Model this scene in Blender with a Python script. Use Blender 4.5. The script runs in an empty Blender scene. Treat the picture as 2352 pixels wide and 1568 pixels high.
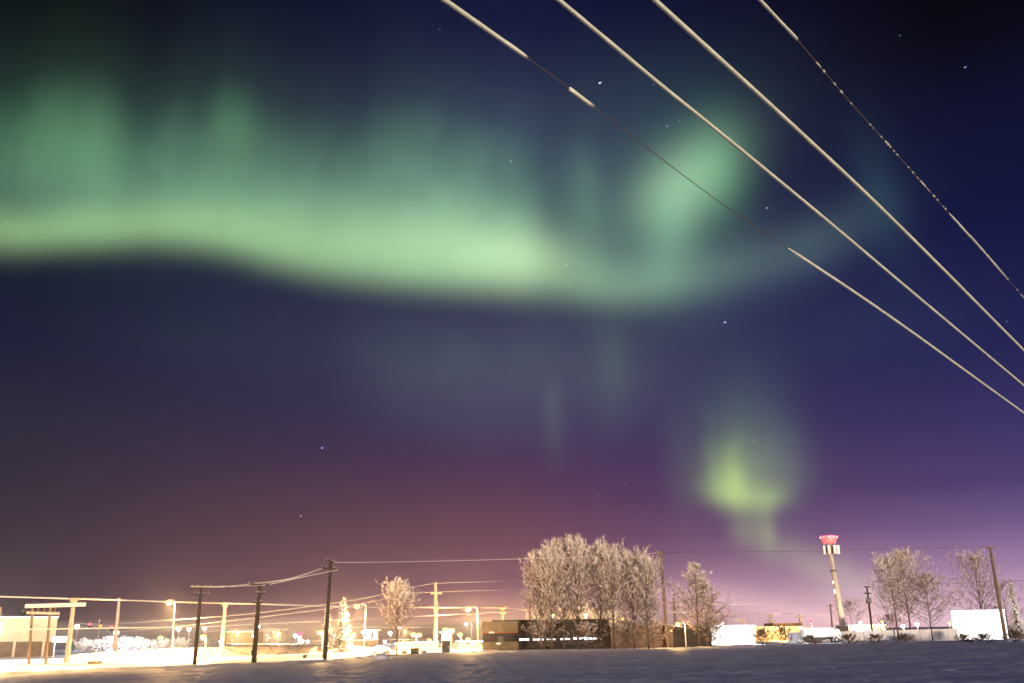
import bpy, math, random
import numpy as np
from mathutils import Vector, Matrix

S = bpy.context.scene
COL = S.collection
R = math.radians

# ------------------------------------------------------------------ camera
PITCH, ROLL, FPX, CX, CY, CAMH = R(17.0), R(0.81), 2170.0, 1176.0, 784.0, 2.8
cam_d = bpy.data.cameras.new('camera')
cam = bpy.data.objects.new('camera', cam_d); COL.objects.link(cam)
cam_d.sensor_width = 36.0; cam_d.lens = 36.0 * FPX / 2352.0
cam_d.clip_start = 0.1; cam_d.clip_end = 20000
F = Vector((0, math.cos(PITCH), math.sin(PITCH)))
U0 = Vector((0, -math.sin(PITCH), math.cos(PITCH)))
X0 = Vector((1, 0, 0))
XR = X0 * math.cos(ROLL) - U0 * math.sin(ROLL)
UR = U0 * math.cos(ROLL) + X0 * math.sin(ROLL)
m = Matrix.Identity(4)
for i in range(3):
    m[i][0] = XR[i]; m[i][1] = UR[i]; m[i][2] = -F[i]
m.translation = Vector((0, 0, CAMH))
cam.matrix_world = m
S.camera = cam
C0 = Vector((0, 0, CAMH))


def ray(px, py):
    return F + XR * ((px - CX) / FPX) - UR * ((py - CY) / FPX)


def at(px, py, Y):                      # surveyed point: sight line at ground distance Y
    d = ray(px, py)
    return C0 + d * (Y / d.y)


def ground(px, py, z=0.0):
    d = ray(px, py)
    return C0 + d * ((z - CAMH) / d.z)


def azel(px, py):
    d = ray(px, py).normalized()
    return math.degrees(math.atan2(d.x, d.y)), math.degrees(math.asin(d.z))


# ------------------------------------------------------------------ render / exposure
S.view_settings.view_transform = 'Standard'
S.view_settings.look = 'None'
S.view_settings.exposure = 0.0
S.view_settings.gamma = 1.0
S.cycles.max_bounces = 5
S.cycles.diffuse_bounces = 3
S.cycles.glossy_bounces = 2
S.cycles.volume_bounces = 0
S.cycles.transparent_max_bounces = 8
S.cycles.use_denoising = True
S.cycles.sample_clamp_indirect = 4.0

# ------------------------------------------------------------------ world: night sky with aurora
W = bpy.data.worlds.new('World'); S.world = W
W.use_nodes = True
nt = W.node_tree; N = nt.nodes; L = nt.links
for n in list(N): N.remove(n)
out = N.new('ShaderNodeOutputWorld')


def lin(c):
    r = []
    for v in c:
        v = v / 255.0
        r.append(v / 12.92 if v <= 0.04045 else ((v + 0.055) / 1.055) ** 2.4)
    return r


def math_n(op, a, b=None, c=None):
    n = N.new('ShaderNodeMath'); n.operation = op
    for i, v in enumerate((a, b, c)):
        if v is None: continue
        if isinstance(v, (int, float)): n.inputs[i].default_value = v
        else: L.new(v, n.inputs[i])
    return n.outputs[0]


def vec_n(op, a, b=None, scale=None):
    n = N.new('ShaderNodeVectorMath'); n.operation = op
    for i, v in enumerate((a, b)):
        if v is None: continue
        if isinstance(v, (tuple, list)): n.inputs[i].default_value = v
        else: L.new(v, n.inputs[i])
    if scale is not None:
        if isinstance(scale, (int, float)): n.inputs['Scale'].default_value = scale
        else: L.new(scale, n.inputs['Scale'])
    return n.outputs['Value'] if op in ('DOT_PRODUCT', 'LENGTH') else n.outputs[0]


def scaled(col, fac):                   # constant colour times a value
    n = N.new('ShaderNodeVectorMath'); n.operation = 'SCALE'
    n.inputs[0].default_value = col
    L.new(fac, n.inputs['Scale'])
    return n.outputs[0]


def map_n(v, a, b, c, d, kind='LINEAR'):
    n = N.new('ShaderNodeMapRange'); n.interpolation_type = kind
    L.new(v, n.inputs[0])
    for i, q in zip((1, 2, 3, 4), (a, b, c, d)): n.inputs[i].default_value = q
    return n.outputs[0]


tc = N.new('ShaderNodeTexCoord')
sep = N.new('ShaderNodeSeparateXYZ'); L.new(tc.outputs['Generated'], sep.inputs[0])
AZ = math_n('MULTIPLY', math_n('ARCTAN2', sep.outputs[0], sep.outputs[1]), 57.29578)
EL = math_n('MULTIPLY', math_n('ARCSINE', sep.outputs[2]), 57.29578)
cmb = N.new('ShaderNodeCombineXYZ'); L.new(AZ, cmb.inputs[0]); L.new(EL, cmb.inputs[1])
P = cmb.outputs[0]


def el_ramp(x, pts):
    n = N.new('ShaderNodeValToRGB')
    ps = []
    for y, c in pts:
        e = azel(x, y)[1] / 45.0
        ps.append((min(max(e, 0.0), 1.0), lin(c)))
    ps.sort(key=lambda q: q[0])
    cr = n.color_ramp; cr.interpolation = 'EASE' if False else 'LINEAR'
    cr.elements[0].position = ps[0][0]; cr.elements[0].color = ps[0][1] + [1]
    cr.elements[1].position = ps[-1][0]; cr.elements[1].color = ps[-1][1] + [1]
    for p, c in ps[1:-1]:
        e = cr.elements.new(p); e.color = c + [1]
    L.new(map_n(EL, 0, 45, 0, 1), n.inputs[0])
    return n.outputs[0]


colL = el_ramp(60, [(-60, (5, 8, 16)), (100, (9, 14, 24)), (300, (13, 26, 38)), (650, (17, 23, 50)), (800, (22, 26, 56)), (950, (34, 35, 58)),
                    (1150, (40, 31, 58)), (1300, (43, 29, 57)), (1400, (46, 30, 50)), (1450, (46, 30, 50))])
colC = el_ramp(1176, [(-60, (16, 18, 54)), (60, (20, 22, 60)), (300, (38, 38, 74)), (800, (46, 44, 82)), (950, (54, 42, 86)), (1050, (68, 42, 84)),
                      (1150, (84, 52, 84)), (1250, (104, 63, 86)), (1350, (130, 82, 102)), (1430, (200, 142, 128))])
colR = el_ramp(2290, [(-60, (5, 4, 14)), (60, (8, 7, 22)), (220, (13, 14, 44)), (500, (17, 21, 64)), (800, (32, 31, 82)), (950, (55, 48, 100)), (1100, (78, 60, 114)), (1200, (114, 90, 140)), (1300, (162, 128, 168)), (1380, (205, 168, 196)), (1435, (225, 185, 205))])


def mixc(fac, a, b):
    n = N.new('ShaderNodeMix'); n.data_type = 'RGBA'
    L.new(fac, n.inputs[0]); L.new(a, n.inputs[6]); L.new(b, n.inputs[7])
    return n.outputs[2]


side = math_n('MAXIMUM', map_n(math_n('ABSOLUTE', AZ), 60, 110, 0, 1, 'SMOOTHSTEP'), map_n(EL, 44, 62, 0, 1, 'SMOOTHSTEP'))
azL, azC, azR = azel(60, 900)[0], azel(1176, 900)[0], azel(2290, 900)[0]
base = mixc(map_n(AZ, azC, azR, 0, 1), mixc(map_n(AZ, azL, azC, 0, 1), colL, colC), colR)

rest = N.new('ShaderNodeRGB'); rest.outputs[0].default_value = (.052, .052, .120, 1)  # unseen sky behind and overhead, brightened to light the snow field blue-violet
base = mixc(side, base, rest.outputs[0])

# vertical ray structure and slow mottling shared by the curtains
cr_ = N.new('ShaderNodeCombineXYZ')
L.new(math_n('MULTIPLY', AZ, 0.24), cr_.inputs[0]); L.new(math_n('MULTIPLY', EL, 0.035), cr_.inputs[1])
nr = N.new('ShaderNodeTexNoise'); nr.inputs['Scale'].default_value = 1.0; nr.inputs['Detail'].default_value = 2.2; nr.inputs['Roughness'].default_value = 0.5
L.new(cr_.outputs[0], nr.inputs['Vector'])
RAYS = map_n(nr.outputs[0], 0.3, 0.7, 0.87, 1.11)
nm = N.new('ShaderNodeTexNoise'); nm.inputs['Scale'].default_value = 0.16; nm.inputs['Detail'].default_value = 4.0
L.new(P, nm.inputs['Vector'])
MOT = map_n(nm.outputs[0], 0.3, 0.7, 0.8, 1.2)
RAYM = math_n('MULTIPLY', RAYS, MOT)
wob = N.new('ShaderNodeVectorMath'); wob.operation = 'SUBTRACT'
L.new(nm.outputs[1], wob.inputs[0]); wob.inputs[1].default_value = (0.5, 0.5, 0.5)
PW = vec_n('ADD', P, vec_n('SCALE', wob.outputs[0], scale=1.6))


def fcurve(pts, vmin, vmax):            # value as a function of azimuth
    n = N.new('ShaderNodeFloatCurve')
    c = n.mapping.curves[0]
    q = sorted(((a + 90) / 180, (v - vmin) / (vmax - vmin)) for a, v in pts)
    c.points[0].location = (0, q[0][1]); c.points[1].location = (1, q[-1][1])
    for a, v in q: c.points.new(a, v)
    n.mapping.update()
    L.new(map_n(AZ, -90, 90, 0, 1), n.inputs[1])
    return map_n(n.outputs[0], 0, 1, vmin, vmax)


edge_px = [(0, 604), (120, 602), (240, 598), (400, 597), (520, 612), (620, 638), (720, 660), (860, 678), (1000, 690), (1150, 702), (1300, 716),
           (1420, 720), (1540, 702), (1700, 668), (1850, 622), (1960, 570), (2060, 520)]
edge = fcurve([azel(x, y) for x, y in edge_px], 0, 45)
bri_px = [(0, .40), (150, .40), (330, .41), (600, .47), (800, .47), (1000, .49), (1150, .46), (1240, .38), (1330, .27), (1450, .21),
          (1600, .11), (1750, .05), (1900, .025), (2000, .01), (2080, 0)]
bri = fcurve([(-85, .1), (-60, .3)] + [(azel(x, 600)[0], b) for x, b in bri_px] + [(50, 0)], 0, 1)
T = math_n('SUBTRACT', EL, edge)
rise = map_n(T, -1.1, 2.0, 0, 1, 'SMOOTHSTEP')
cen = fcurve([azel(x, y) for x, y in [(0, 540), (200, 530), (420, 524), (600, 545), (760, 570), (1000, 585), (1200, 598), (1330, 640), (1450, 665), (1600, 650), (1750, 615), (1900, 570), (2050, 500)]], 0, 45)
wid = fcurve([(-90, 1.3)] + [(azel(x, 600)[0], w_) for x, w_ in [(0, 1.35), (250, 1.45), (450, 1.7), (700, 2.3), (1000, 2.75), (1180, 2.5), (1300, 2.0), (1450, 2.0), (1600, 2.0), (1900, 1.8)]] + [(60, 1.8)], 0, 4)
core = math_n('POWER', 0.36788, math_n('POWER', math_n('DIVIDE', math_n('ABSOLUTE', math_n('SUBTRACT', EL, cen)), wid), 2.0))
tail = math_n('POWER', 0.36788, math_n('DIVIDE', math_n('MAXIMUM', T, 0.0), 3.6))
prof = math_n('ADD', math_n('MULTIPLY', core, 0.98), math_n('MULTIPLY', math_n('MULTIPLY', tail, RAYM), 0.12))
band = math_n('MULTIPLY', math_n('MULTIPLY', prof, rise), bri)
total = vec_n('ADD', base, scaled((0.45, 0.70, 0.29), band))
topc = fcurve([azel(x, y) for x, y in [(0, 300), (90, 255), (200, 250), (270, 290), (320, 350), (360, 330), (400, 300), (450, 315), (530, 270), (600, 310), (680, 345), (760, 355), (860, 330), (950, 315), (1040, 345), (1150, 365), (1260, 400), (1340, 400), (1450, 480)]], 0, 45)
ampc = fcurve([(-85, .05), (-45, .09)] + [(azel(x, 400)[0], a_) for x, a_ in [(0, .13), (100, .18), (230, .19), (310, .16), (400, .195), (540, .20), (700, .19), (820, .20), (950, .235), (1100, .225), (1220, .16), (1290, .075), (1345, .075), (1390, .03), (1450, .0)]] + [(60, 0)], 0, 1)
TT = math_n('SUBTRACT', EL, topc)
fall = map_n(TT, -3.2, 2.8, 1, 0, 'SMOOTHSTEP')
haze_up = math_n('MULTIPLY', math_n('POWER', 0.36788, math_n('DIVIDE', math_n('MAXIMUM', TT, 0.0), 2.6)), 0.22)
upc = math_n('MULTIPLY', math_n('MULTIPLY', math_n('ADD', math_n('MULTIPLY', fall, 0.8), haze_up), map_n(T, -.2, 3.0, 0, 1, 'SMOOTHSTEP')), math_n('MULTIPLY', ampc, RAYM))
total = vec_n('ADD', total, scaled((0.41, 0.86, 0.47), upc))

PXDEG = math.degrees(1 / FPX)
edge_low = fcurve([azel(x, y) for x, y in [(1400, 1140), (1610, 1158), (1660, 1168), (1710, 1176), (1780, 1174), (1850, 1150), (2000, 1150)]], 0, 45)
RISE_LOW = map_n(math_n('SUBTRACT', EL, edge_low), -0.9, 1.1, 0, 1, 'SMOOTHSTEP')     # crisp foot of the low curtain


def blob(x, y, sx, sy, rot, col, kind=0):
    """soft patch of light in the sky, kind 0 plain, 1 wobbling, 2 with rays"""
    global total
    a, e = azel(x, y)
    k = ray(x, y).length
    mp = N.new('ShaderNodeMapping'); mp.vector_type = 'TEXTURE'
    L.new(P if kind == 0 else PW, mp.inputs['Vector'])
    mp.inputs['Location'].default_value = (a, e, 0)
    mp.inputs['Rotation'].default_value = (0, 0, R(rot))
    ce = max(math.cos(R(e)), .5)
    mp.inputs['Scale'].default_value = (sx * PXDEG / k / ce * 1.414, sy * PXDEG / k * 1.414, 1)
    d = vec_n('DOT_PRODUCT', mp.outputs[0], mp.outputs[0])
    g = math_n('POWER', 0.36788, d)
    if kind == 2: g = math_n('MULTIPLY', g, RAYM)
    if kind == 3: g = math_n('MULTIPLY', g, RISE_LOW)
    total = vec_n('ADD', total, scaled(col, g))


for b in [
    (600, 430, 620, 130, 0, (.012, .032, .020), 2),
    (430, 440, 400, 50, 0, (.020, .052, .028), 1),
    (330, 360, 60, 70, 0, (.015, .035, .022), 1),
    (150, 315, 85, 50, 0, (.015, .06, .015), 1),
    (530, 300, 40, 55, 0, (.005, .035, .005), 1),
    (1345, 450, 26, 80, 0, (.018, .036, .018), 0),
    (1185, 592, 85, 46, 0, (.15, .18, .10), 0),
    (1060, 560, 150, 60, 0, (.06, .08, .05), 0),
    (1570, 418, 92, 58, 28, (.20, .34, .18), 0),
    (1645, 390, 42, 70, 0, (.03, .12, .045), 0),
    (1545, 530, 42, 80, -16, (.075, .16, .09), 0),
    (1570, 490, 80, 120, -8, (.035, .075, .045), 2),
    (1470, 640, 110, 45, 0, (.04, .08, .06), 0),
    (1560, 250, 150, 100, 0, (.006, .020, .02), 1),
    (1720, 610, 140, 52, 14, (.030, .050, .050), 0),
    (1380, 570, 90, 75, 0, (.022, .050, .034), 1),
    (1385, 430, 75, 95, 0, (.018, .032, .026), 2),
    (1905, 555, 100, 44, 24, (.014, .028, .030), 0),
    (2020, 450, 34, 100, 8, (.008, .024, .026), 0),
    (1120, 330, 260, 110, 0, (.012, .022, .026), 2),
    (1330, 850, 230, 105, 0, (.032, .042, .032), 2),
    (1080, 880, 140, 90, 0, (.014, .022, .02), 2),
    (1272, 960, 18, 62, 0, (.020, .032, .020), 0),
    (1405, 830, 32, 85, 0, (.016, .032, .016), 0),
    (500, 780, 190, 60, 0, (.004, .009, .006), 2),
    (2000, 760, 200, 90, 0, (.004, .010, .014), 1),
    (1692, 1120, 24, 62, 0, (.20, .30, .05), 3),
    (1718, 1095, 72, 66, 0, (.07, .11, .04), 3),
    (1652, 1132, 30, 38, 0, (.15, .23, .05), 3),
    (1764, 1156, 34, 28, 0, (.14, .21, .045), 3),
    (1700, 1000, 68, 95, 0, (.035, .07, .03), 1),
    (1790, 1060, 40, 75, 0, (.02, .035, .02), 0),
    (1715, 1210, 26, 34, 0, (.07, .11, .03), 1),
    (1762, 1215, 15, 45, 0, (.08, .12, .03), 0),
    (1560, 1080, 22, 90, 0, (.012, .02, .012), 0),
    (1850, 1275, 90, 26, -28, (.07, .095, .03), 1),
    (1640, 1075, 11, 70, 0, (.03, .05, .02), 3),
    (1722, 1130, 46, 50, 0, (.07, .105, .025), 3),
    (900, 800, 150, 80, 0, (.010, .014, .012), 2),
    (1990, 1345, 105, 26, -24, (.07, .09, .03), 1),
    # distant ice fog lit by the town, low over the horizon
    (1590, 1372, 75, 24, 0, (.20, .12, .11), 1),
    (1760, 1394, 130, 20, -6, (.20, .13, .13), 1),
    (1990, 1415, 170, 34, 0, (.24, .16, .15), 1),
    (2250, 1420, 120, 40, 0, (.16, .11, .14), 1),
    (1190, 1405, 70, 26, 0, (.20, .11, .06), 1),
    (1010, 1440, 180, 40, 0, (.22, .12, .08), 1),
    (620, 1450, 190, 30, 0, (.12, .07, .09), 1),
    (300, 1450, 150, 30, 0, (.05, .028, .03), 1),
    (1800, 1385, 380, 60, 0, (.15, .095, .13), 1),
    (1180, 1260, 160, 90, 0, (.024, .007, .008), 0),
]:
    blob(*b)

for x, y, s, c in [(1378, 191, 2.2, (1.5, 1.6, 2.6)), (1532, 290, 1.8, (.35, .4, .9)), (1561, 277, 1.6, (.25, .3, .4)), (1762, 478, 1.9, (.6, .6, .9)),
                   (1665, 740, 2.0, (.9, 1.1, 1.9)), (740, 1028, 2.0, (.7, .8, 1.9)), (691, 1184, 2.0, (.6, .65, 1.0)), (1011, 863, 1.7, (.3, .3, .4)),
                   (2217, 155, 2.0, (.35, .5, 1.1)), (1728, 1012, 1.8, (.25, .3, .4)), (1174, 371, 1.7, (.5, .5, .9)), (1300, 608, 1.7, (.4, .5, .6)),
                   (1435, 1110, 1.6, (.3, .25, .3)), (1374, 1138, 1.6, (.35, .35, .4)), (1187, 1122, 1.5, (.25, .2, .25)), (1501, 195, 1.6, (.2, .25, .4)),
                   (1320, 895, 1.5, (.2, .22, .25)), (14, 514, 1.8, (.3, .35, .35)), (2067, 82, 1.6, (.1, .25, .35)), (1153, 343, 1.4, (.2, .2, .25)),
                   (2312, 738, 1.6, (.2, .25, .5)), (1318, 522, 1.5, (.3, .35, .3)), (1010, 68, 1.5, (.2, .25, .4)), (930, 1030, 1.4, (.15, .1, .18))]:
    blob(x, y, s * .8, s * 0.45, 12, tuple(v * .9 for v in c))

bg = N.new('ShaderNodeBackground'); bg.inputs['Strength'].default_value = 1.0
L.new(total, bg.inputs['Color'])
sky = N.new('ShaderNodeTexSky'); sky.sky_type = 'NISHITA'; sky.sun_disc = False
sky.sun_elevation = R(-5.0); sky.sun_rotation = R(200)
bg2 = N.new('ShaderNodeBackground'); bg2.inputs['Strength'].default_value = 0.002
L.new(sky.outputs[0], bg2.inputs['Color'])
add = N.new('ShaderNodeAddShader'); L.new(bg.outputs[0], add.inputs[0]); L.new(bg2.outputs[0], add.inputs[1])
L.new(add.outputs[0], out.inputs['Surface'])

# ------------------------------------------------------------------ low warm town light from behind the camera
sd = bpy.data.lights.new('town_light', 'SUN'); sd.energy = 5.0; sd.angle = R(3); sd.color = (1.0, 0.78, 0.56)
sun = bpy.data.objects.new('town_light', sd); COL.objects.link(sun)
sdir = Vector((-0.30, 1.0, -0.004)).normalized()       # travelling away from the camera, almost level
sun.rotation_euler = sdir.to_track_quat('-Z', 'Y').to_euler()
sun.location = (-30, -60, 20)

# ------------------------------------------------------------------ materials
MATS = {}


def mat(name, col, rough=0.7, noise=0.0, scale=3.0, bump=0.0, bscale=20.0, metal=0.0, col2=None, stretch=None):
    if name in MATS: return MATS[name]
    mt = bpy.data.materials.new(name); mt.use_nodes = True
    t = mt.node_tree; b = t.nodes['Principled BSDF']
    b.inputs['Base Color'].default_value = (*col, 1); b.inputs['Roughness'].default_value = rough
    b.inputs['Metallic'].default_value = metal
    b.inputs['Specular IOR Level'].default_value = 0.3
    co = t.nodes.new('ShaderNodeTexCoord'); src = co.outputs['Object']
    if stretch:
        mp = t.nodes.new('ShaderNodeMapping'); mp.inputs['Scale'].default_value = stretch
        t.links.new(src, mp.inputs[0]); src = mp.outputs[0]
    if noise > 0 or col2:
        nz = t.nodes.new('ShaderNodeTexNoise'); nz.inputs['Scale'].default_value = scale; nz.inputs['Detail'].default_value = 6
        t.links.new(src, nz.inputs['Vector'])
        rp = t.nodes.new('ShaderNodeValToRGB')
        c2 = col2 or tuple(min(1, v * (1 + noise)) for v in col)
        c1 = col if col2 else tuple(v * (1 - noise) for v in col)
        rp.color_ramp.elements[0].position = .36; rp.color_ramp.elements[1].position = .64
        rp.color_ramp.elements[0].color = (*c1, 1); rp.color_ramp.elements[1].color = (*c2, 1)
        t.links.new(nz.outputs[0], rp.inputs[0]); t.links.new(rp.outputs[0], b.inputs['Base Color'])
    if bump > 0:
        nb = t.nodes.new('ShaderNodeTexNoise'); nb.inputs['Scale'].default_value = bscale; nb.inputs['Detail'].default_value = 5
        t.links.new(src, nb.inputs['Vector'])
        bp = t.nodes.new('ShaderNodeBump'); bp.inputs['Strength'].default_value = bump; bp.inputs['Distance'].default_value = 0.1
        t.links.new(nb.outputs[0], bp.inputs['Height']); t.links.new(bp.outputs[0], b.inputs['Normal'])
    MATS[name] = mt
    return mt


def emit(name, col, strength):
    if name in MATS: return MATS[name]
    mt = bpy.data.materials.new(name); mt.use_nodes = True
    t = mt.node_tree; b = t.nodes['Principled BSDF']
    b.inputs['Base Color'].default_value = (*[min(1, c) for c in col], 1)
    b.inputs['Emission Color'].default_value = (*col, 1); b.inputs['Emission Strength'].default_value = strength
    mt.cycles.emission_sampling = 'NONE'
    MATS[name] = mt
    return mt


M_SNOW = mat('snow', (.78, .79, .84), .6, .13, .55, .55, 2.2)
M_ROAD = mat('packed_snow', (.55, .52, .48), .55, .18, .6, .3, 2.0)
M_BANK = mat('dirty_snow', (.42, .36, .31), .8, .3, 1.2, .6, 3.0)
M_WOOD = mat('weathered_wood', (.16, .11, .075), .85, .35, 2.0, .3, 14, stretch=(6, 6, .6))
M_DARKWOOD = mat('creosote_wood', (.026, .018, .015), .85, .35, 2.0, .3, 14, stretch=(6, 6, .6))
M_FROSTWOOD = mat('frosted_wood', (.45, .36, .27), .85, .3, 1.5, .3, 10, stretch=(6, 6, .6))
M_FROST = mat('hoar_frost', (.80, .78, .75), .8, .12, 4.0)
M_FROSTWARM = mat('hoar_frost_cable', (.72, .66, .58), .8, .15, 4.0)
M_CABLE = mat('bare_cable', (.10, .07, .055), .6, .2, 6)
M_BARK = mat('bark', (.085, .060, .048), .9, .4, 3.0)
M_TWIG = mat('frosted_twig', (.80, .69, .63), .9, .3, .7)
M_TWIGD = mat('bare_twig', (.20, .14, .11), .9, .3, .7)
M_NEEDLE = mat('spruce_needle', (.055, .070, .040), .9, .3, 2)
M_STEEL = mat('galvanised_steel', (.45, .45, .44), .45, .15, 4, metal=.3)
M_DARKMETAL = mat('dark_metal', (.04, .037, .035), .5, .2, 3)
M_CREAM = mat('cream_render', (.52, .45, .31), .85, .12, .5, .1, 8)
M_BROWN = mat('brown_panel', (.12, .08, .05), .8, .2, 1)
M_TANWALL = mat('tan_fascia', (.15, .115, .07), .8, .2, .8)
M_BLACKWALL = mat('dark_wall', (.018, .014, .012), .7, .3, 1)
M_TRIM = mat('orange_trim', (.28, .09, .02), .7)
M_WHITE = mat('white_panel', (.80, .80, .80), .5, .04, 1)
M_LAVWALL = mat('pale_wall', (.66, .64, .66), .7, .1, .6)
M_GLASSD = mat('dark_glass', (.02, .02, .025), .15)
M_ROOFB = mat('brown_roof', (.16, .09, .06), .8, .2, 1)
M_BLOCK = mat('concrete', (.30, .28, .26), .9, .2, 2)
M_GREY = mat('grey_cladding', (.30, .29, .31), .8, .15, .5)
M_RUBBER = mat('tyre_rubber', (.02, .02, .02), .8)
E_SOD = emit('sodium_glow', (1.0, .52, .12), 4.5)
E_LED = emit('led_glow', (.90, .93, 1.0), 16)
E_PINK = emit('pinkish_glow', (1.0, .55, .50), 7)
E_RED = emit('red_glow', (1.0, .06, .10), 4)
E_WIN = emit('lit_window', (.86, .90, 1.0), 2.6)
E_WARMWIN = emit('warm_window', (1.0, .86, .6), 2.2)
E_SIGN = emit('lit_sign', (1.0, .90, .60), 2.4)
SODC, LEDC = (1.0, .57, .21), (.86, .92, 1.0)


# ------------------------------------------------------------------ mesh helpers
class MB:
    def __init__(s): s.v = []; s.f = []

    def add(s, vs, fs):
        o = len(s.v); s.v += [tuple(v) for v in vs]; s.f += [tuple(i + o for i in f) for f in fs]; return s

    def box(s, a, b):
        x0, y0, z0 = a; x1, y1, z1 = b
        return s.add([(x0, y0, z0), (x1, y0, z0), (x1, y1, z0), (x0, y1, z0), (x0, y0, z1), (x1, y0, z1), (x1, y1, z1), (x0, y1, z1)],
                     [(0, 3, 2, 1), (4, 5, 6, 7), (0, 1, 5, 4), (1, 2, 6, 5), (2, 3, 7, 6), (3, 0, 4, 7)])

    def beam(s, p, q, w, h):
        p = Vector(p); q = Vector(q); d = (q - p).normalized()
        a = d.cross(Vector((0, 0, 1)))
        a = a.normalized() if a.length > 1e-3 else Vector((1, 0, 0))
        b = a.cross(d)
        vs = [c + a * (i * w / 2) + b * (j * h / 2) for c in (p, q) for i, j in ((-1, -1), (1, -1), (1, 1), (-1, 1))]
        return s.add(vs, [(3, 2, 1, 0), (4, 5, 6, 7), (0, 1, 5, 4), (1, 2, 6, 5), (2, 3, 7, 6), (3, 0, 4, 7)])

    def tube(s, pts, rs, n=8, cap=True):
        pts = [Vector(p) for p in pts]
        if not hasattr(rs, '__len__'): rs = [rs] * len(pts)
        vs = []; k = len(pts)
        for i, p in enumerate(pts):
            d = (pts[min(i + 1, k - 1)] - pts[max(i - 1, 0)]).normalized()
            a = d.cross(Vector((0.13, 0.21, 1)))
            if a.length < .05: a = d.cross(Vector((1, 0, 0)))
            a.normalize(); b = d.cross(a)
            for j in range(n):
                t = 2 * math.pi * j / n
                vs.append(p + (a * math.cos(t) + b * math.sin(t)) * rs[i])
        fs = [(i * n + j, i * n + (j + 1) % n, (i + 1) * n + (j + 1) % n, (i + 1) * n + j) for i in range(k - 1) for j in range(n)]
        if cap:
            fs.append(tuple(range(n - 1, -1, -1))); fs.append(tuple((k - 1) * n + j for j in range(n)))
        return s.add(vs, fs)

    def ball(s, c, rx, ry, rz, n=12, m=8, jit=0.0, rnd=None):
        vs = []; fs = []
        for i in range(m + 1):
            t = math.pi * i / m
            for j in range(n):
                p = 2 * math.pi * j / n
                k = 1 + (rnd.uniform(-jit, jit) if rnd and 0 < i < m else 0)
                vs.append((c[0] + rx * k * math.sin(t) * math.cos(p), c[1] + ry * k * math.sin(t) * math.sin(p), c[2] + rz * k * math.cos(t)))
        for i in range(m):
            for j in range(n):
                fs.append((i * n + j, (i + 1) * n + j, (i + 1) * n + (j + 1) % n, i * n + (j + 1) % n))
        return s.add(vs, fs)

    def prism(s, prof, y0, y1):          # closed XZ outline swept along y
        k = len(prof)
        vs = [(x, y0, z) for x, z in prof] + [(x, y1, z) for x, z in prof]
        fs = [tuple(range(k)), tuple(range(2 * k - 1, k - 1, -1))] + [(i, i + k, (i + 1) % k + k, (i + 1) % k) for i in range(k)]
        return s.add(vs, fs)


def origin_of(o):
    v = Vector((0, 0, 0))
    while o: v += o.location; o = o.parent
    return v


def obj(name, mb, mt, parent=None, smooth=False, loc=None):
    me = bpy.data.meshes.new(name)
    org = origin_of(parent) if parent else Vector(loc) if loc is not None else Vector((0, 0, 0))
    vs = np.array(mb.v, dtype=np.float64) - np.array(org)
    me.from_pydata(vs.tolist(), [], mb.f)
    me.materials.append(mt)
    if smooth: me.polygons.foreach_set('use_smooth', [True] * len(me.polygons))
    me.update()
    o = bpy.data.objects.new(name, me); COL.objects.link(o)
    if parent: o.parent = parent
    elif loc is not None: o.location = loc
    return o


def tag(o, label, cat, group=None):
    o['label'] = label; o['category'] = cat
    if group: o['group'] = group
    return o


def thing(name, label, cat, loc, group=None):
    o = bpy.data.objects.new(name, None); COL.objects.link(o); o.location = loc
    o.empty_display_size = .3
    return tag(o, label, cat, group)


def light(parent, loc, power, col, radius=.12, spot=None, size=100):
    d = bpy.data.lights.new('light', 'SPOT' if spot else 'POINT'); d.energy = power; d.color = col; d.shadow_soft_size = radius
    o = bpy.data.objects.new('light', d); COL.objects.link(o)
    o.parent = parent; o.location = Vector(loc) - origin_of(parent)
    if spot:
        d.spot_size = R(size); d.spot_blend = .3
        o.rotation_euler = (Vector(spot) - Vector(loc)).to_track_quat('-Z', 'Y').to_euler()
    return o


# ------------------------------------------------------------------ the snow field
EDGE = [(-300, 1552), (0, 1540), (150, 1533), (300, 1528), (447, 1524), (600, 1518), (746, 1512), (850, 1502), (1010, 1495), (1120, 1491), (1400, 1488), (1533, 1486),
        (1650, 1480), (1750, 1477), (1850, 1471), (1950, 1468), (2100, 1467), (2200, 1469), (2352, 1469), (2650, 1468)]
ea, ed = [], []
for x, y in EDGE:
    g = ground(x, y, .3); ea.append(math.atan2(g.x, g.y)); ed.append(math.hypot(g.x, g.y))


def edge_d(a): return np.interp(a, ea, ed)


rs = np.random.RandomState(7)


def wave(x, y, n, lo, hi, k, seed):
    q = np.random.RandomState(seed); z = np.zeros_like(x)
    for _ in range(n):
        wl = lo * (hi / lo) ** q.rand(); t = q.rand() * 2 * math.pi
        z += k * wl ** .8 * np.sin((x * math.cos(t) + y * math.sin(t)) * 2 * math.pi / wl + q.rand() * 6.28)
    return z


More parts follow.
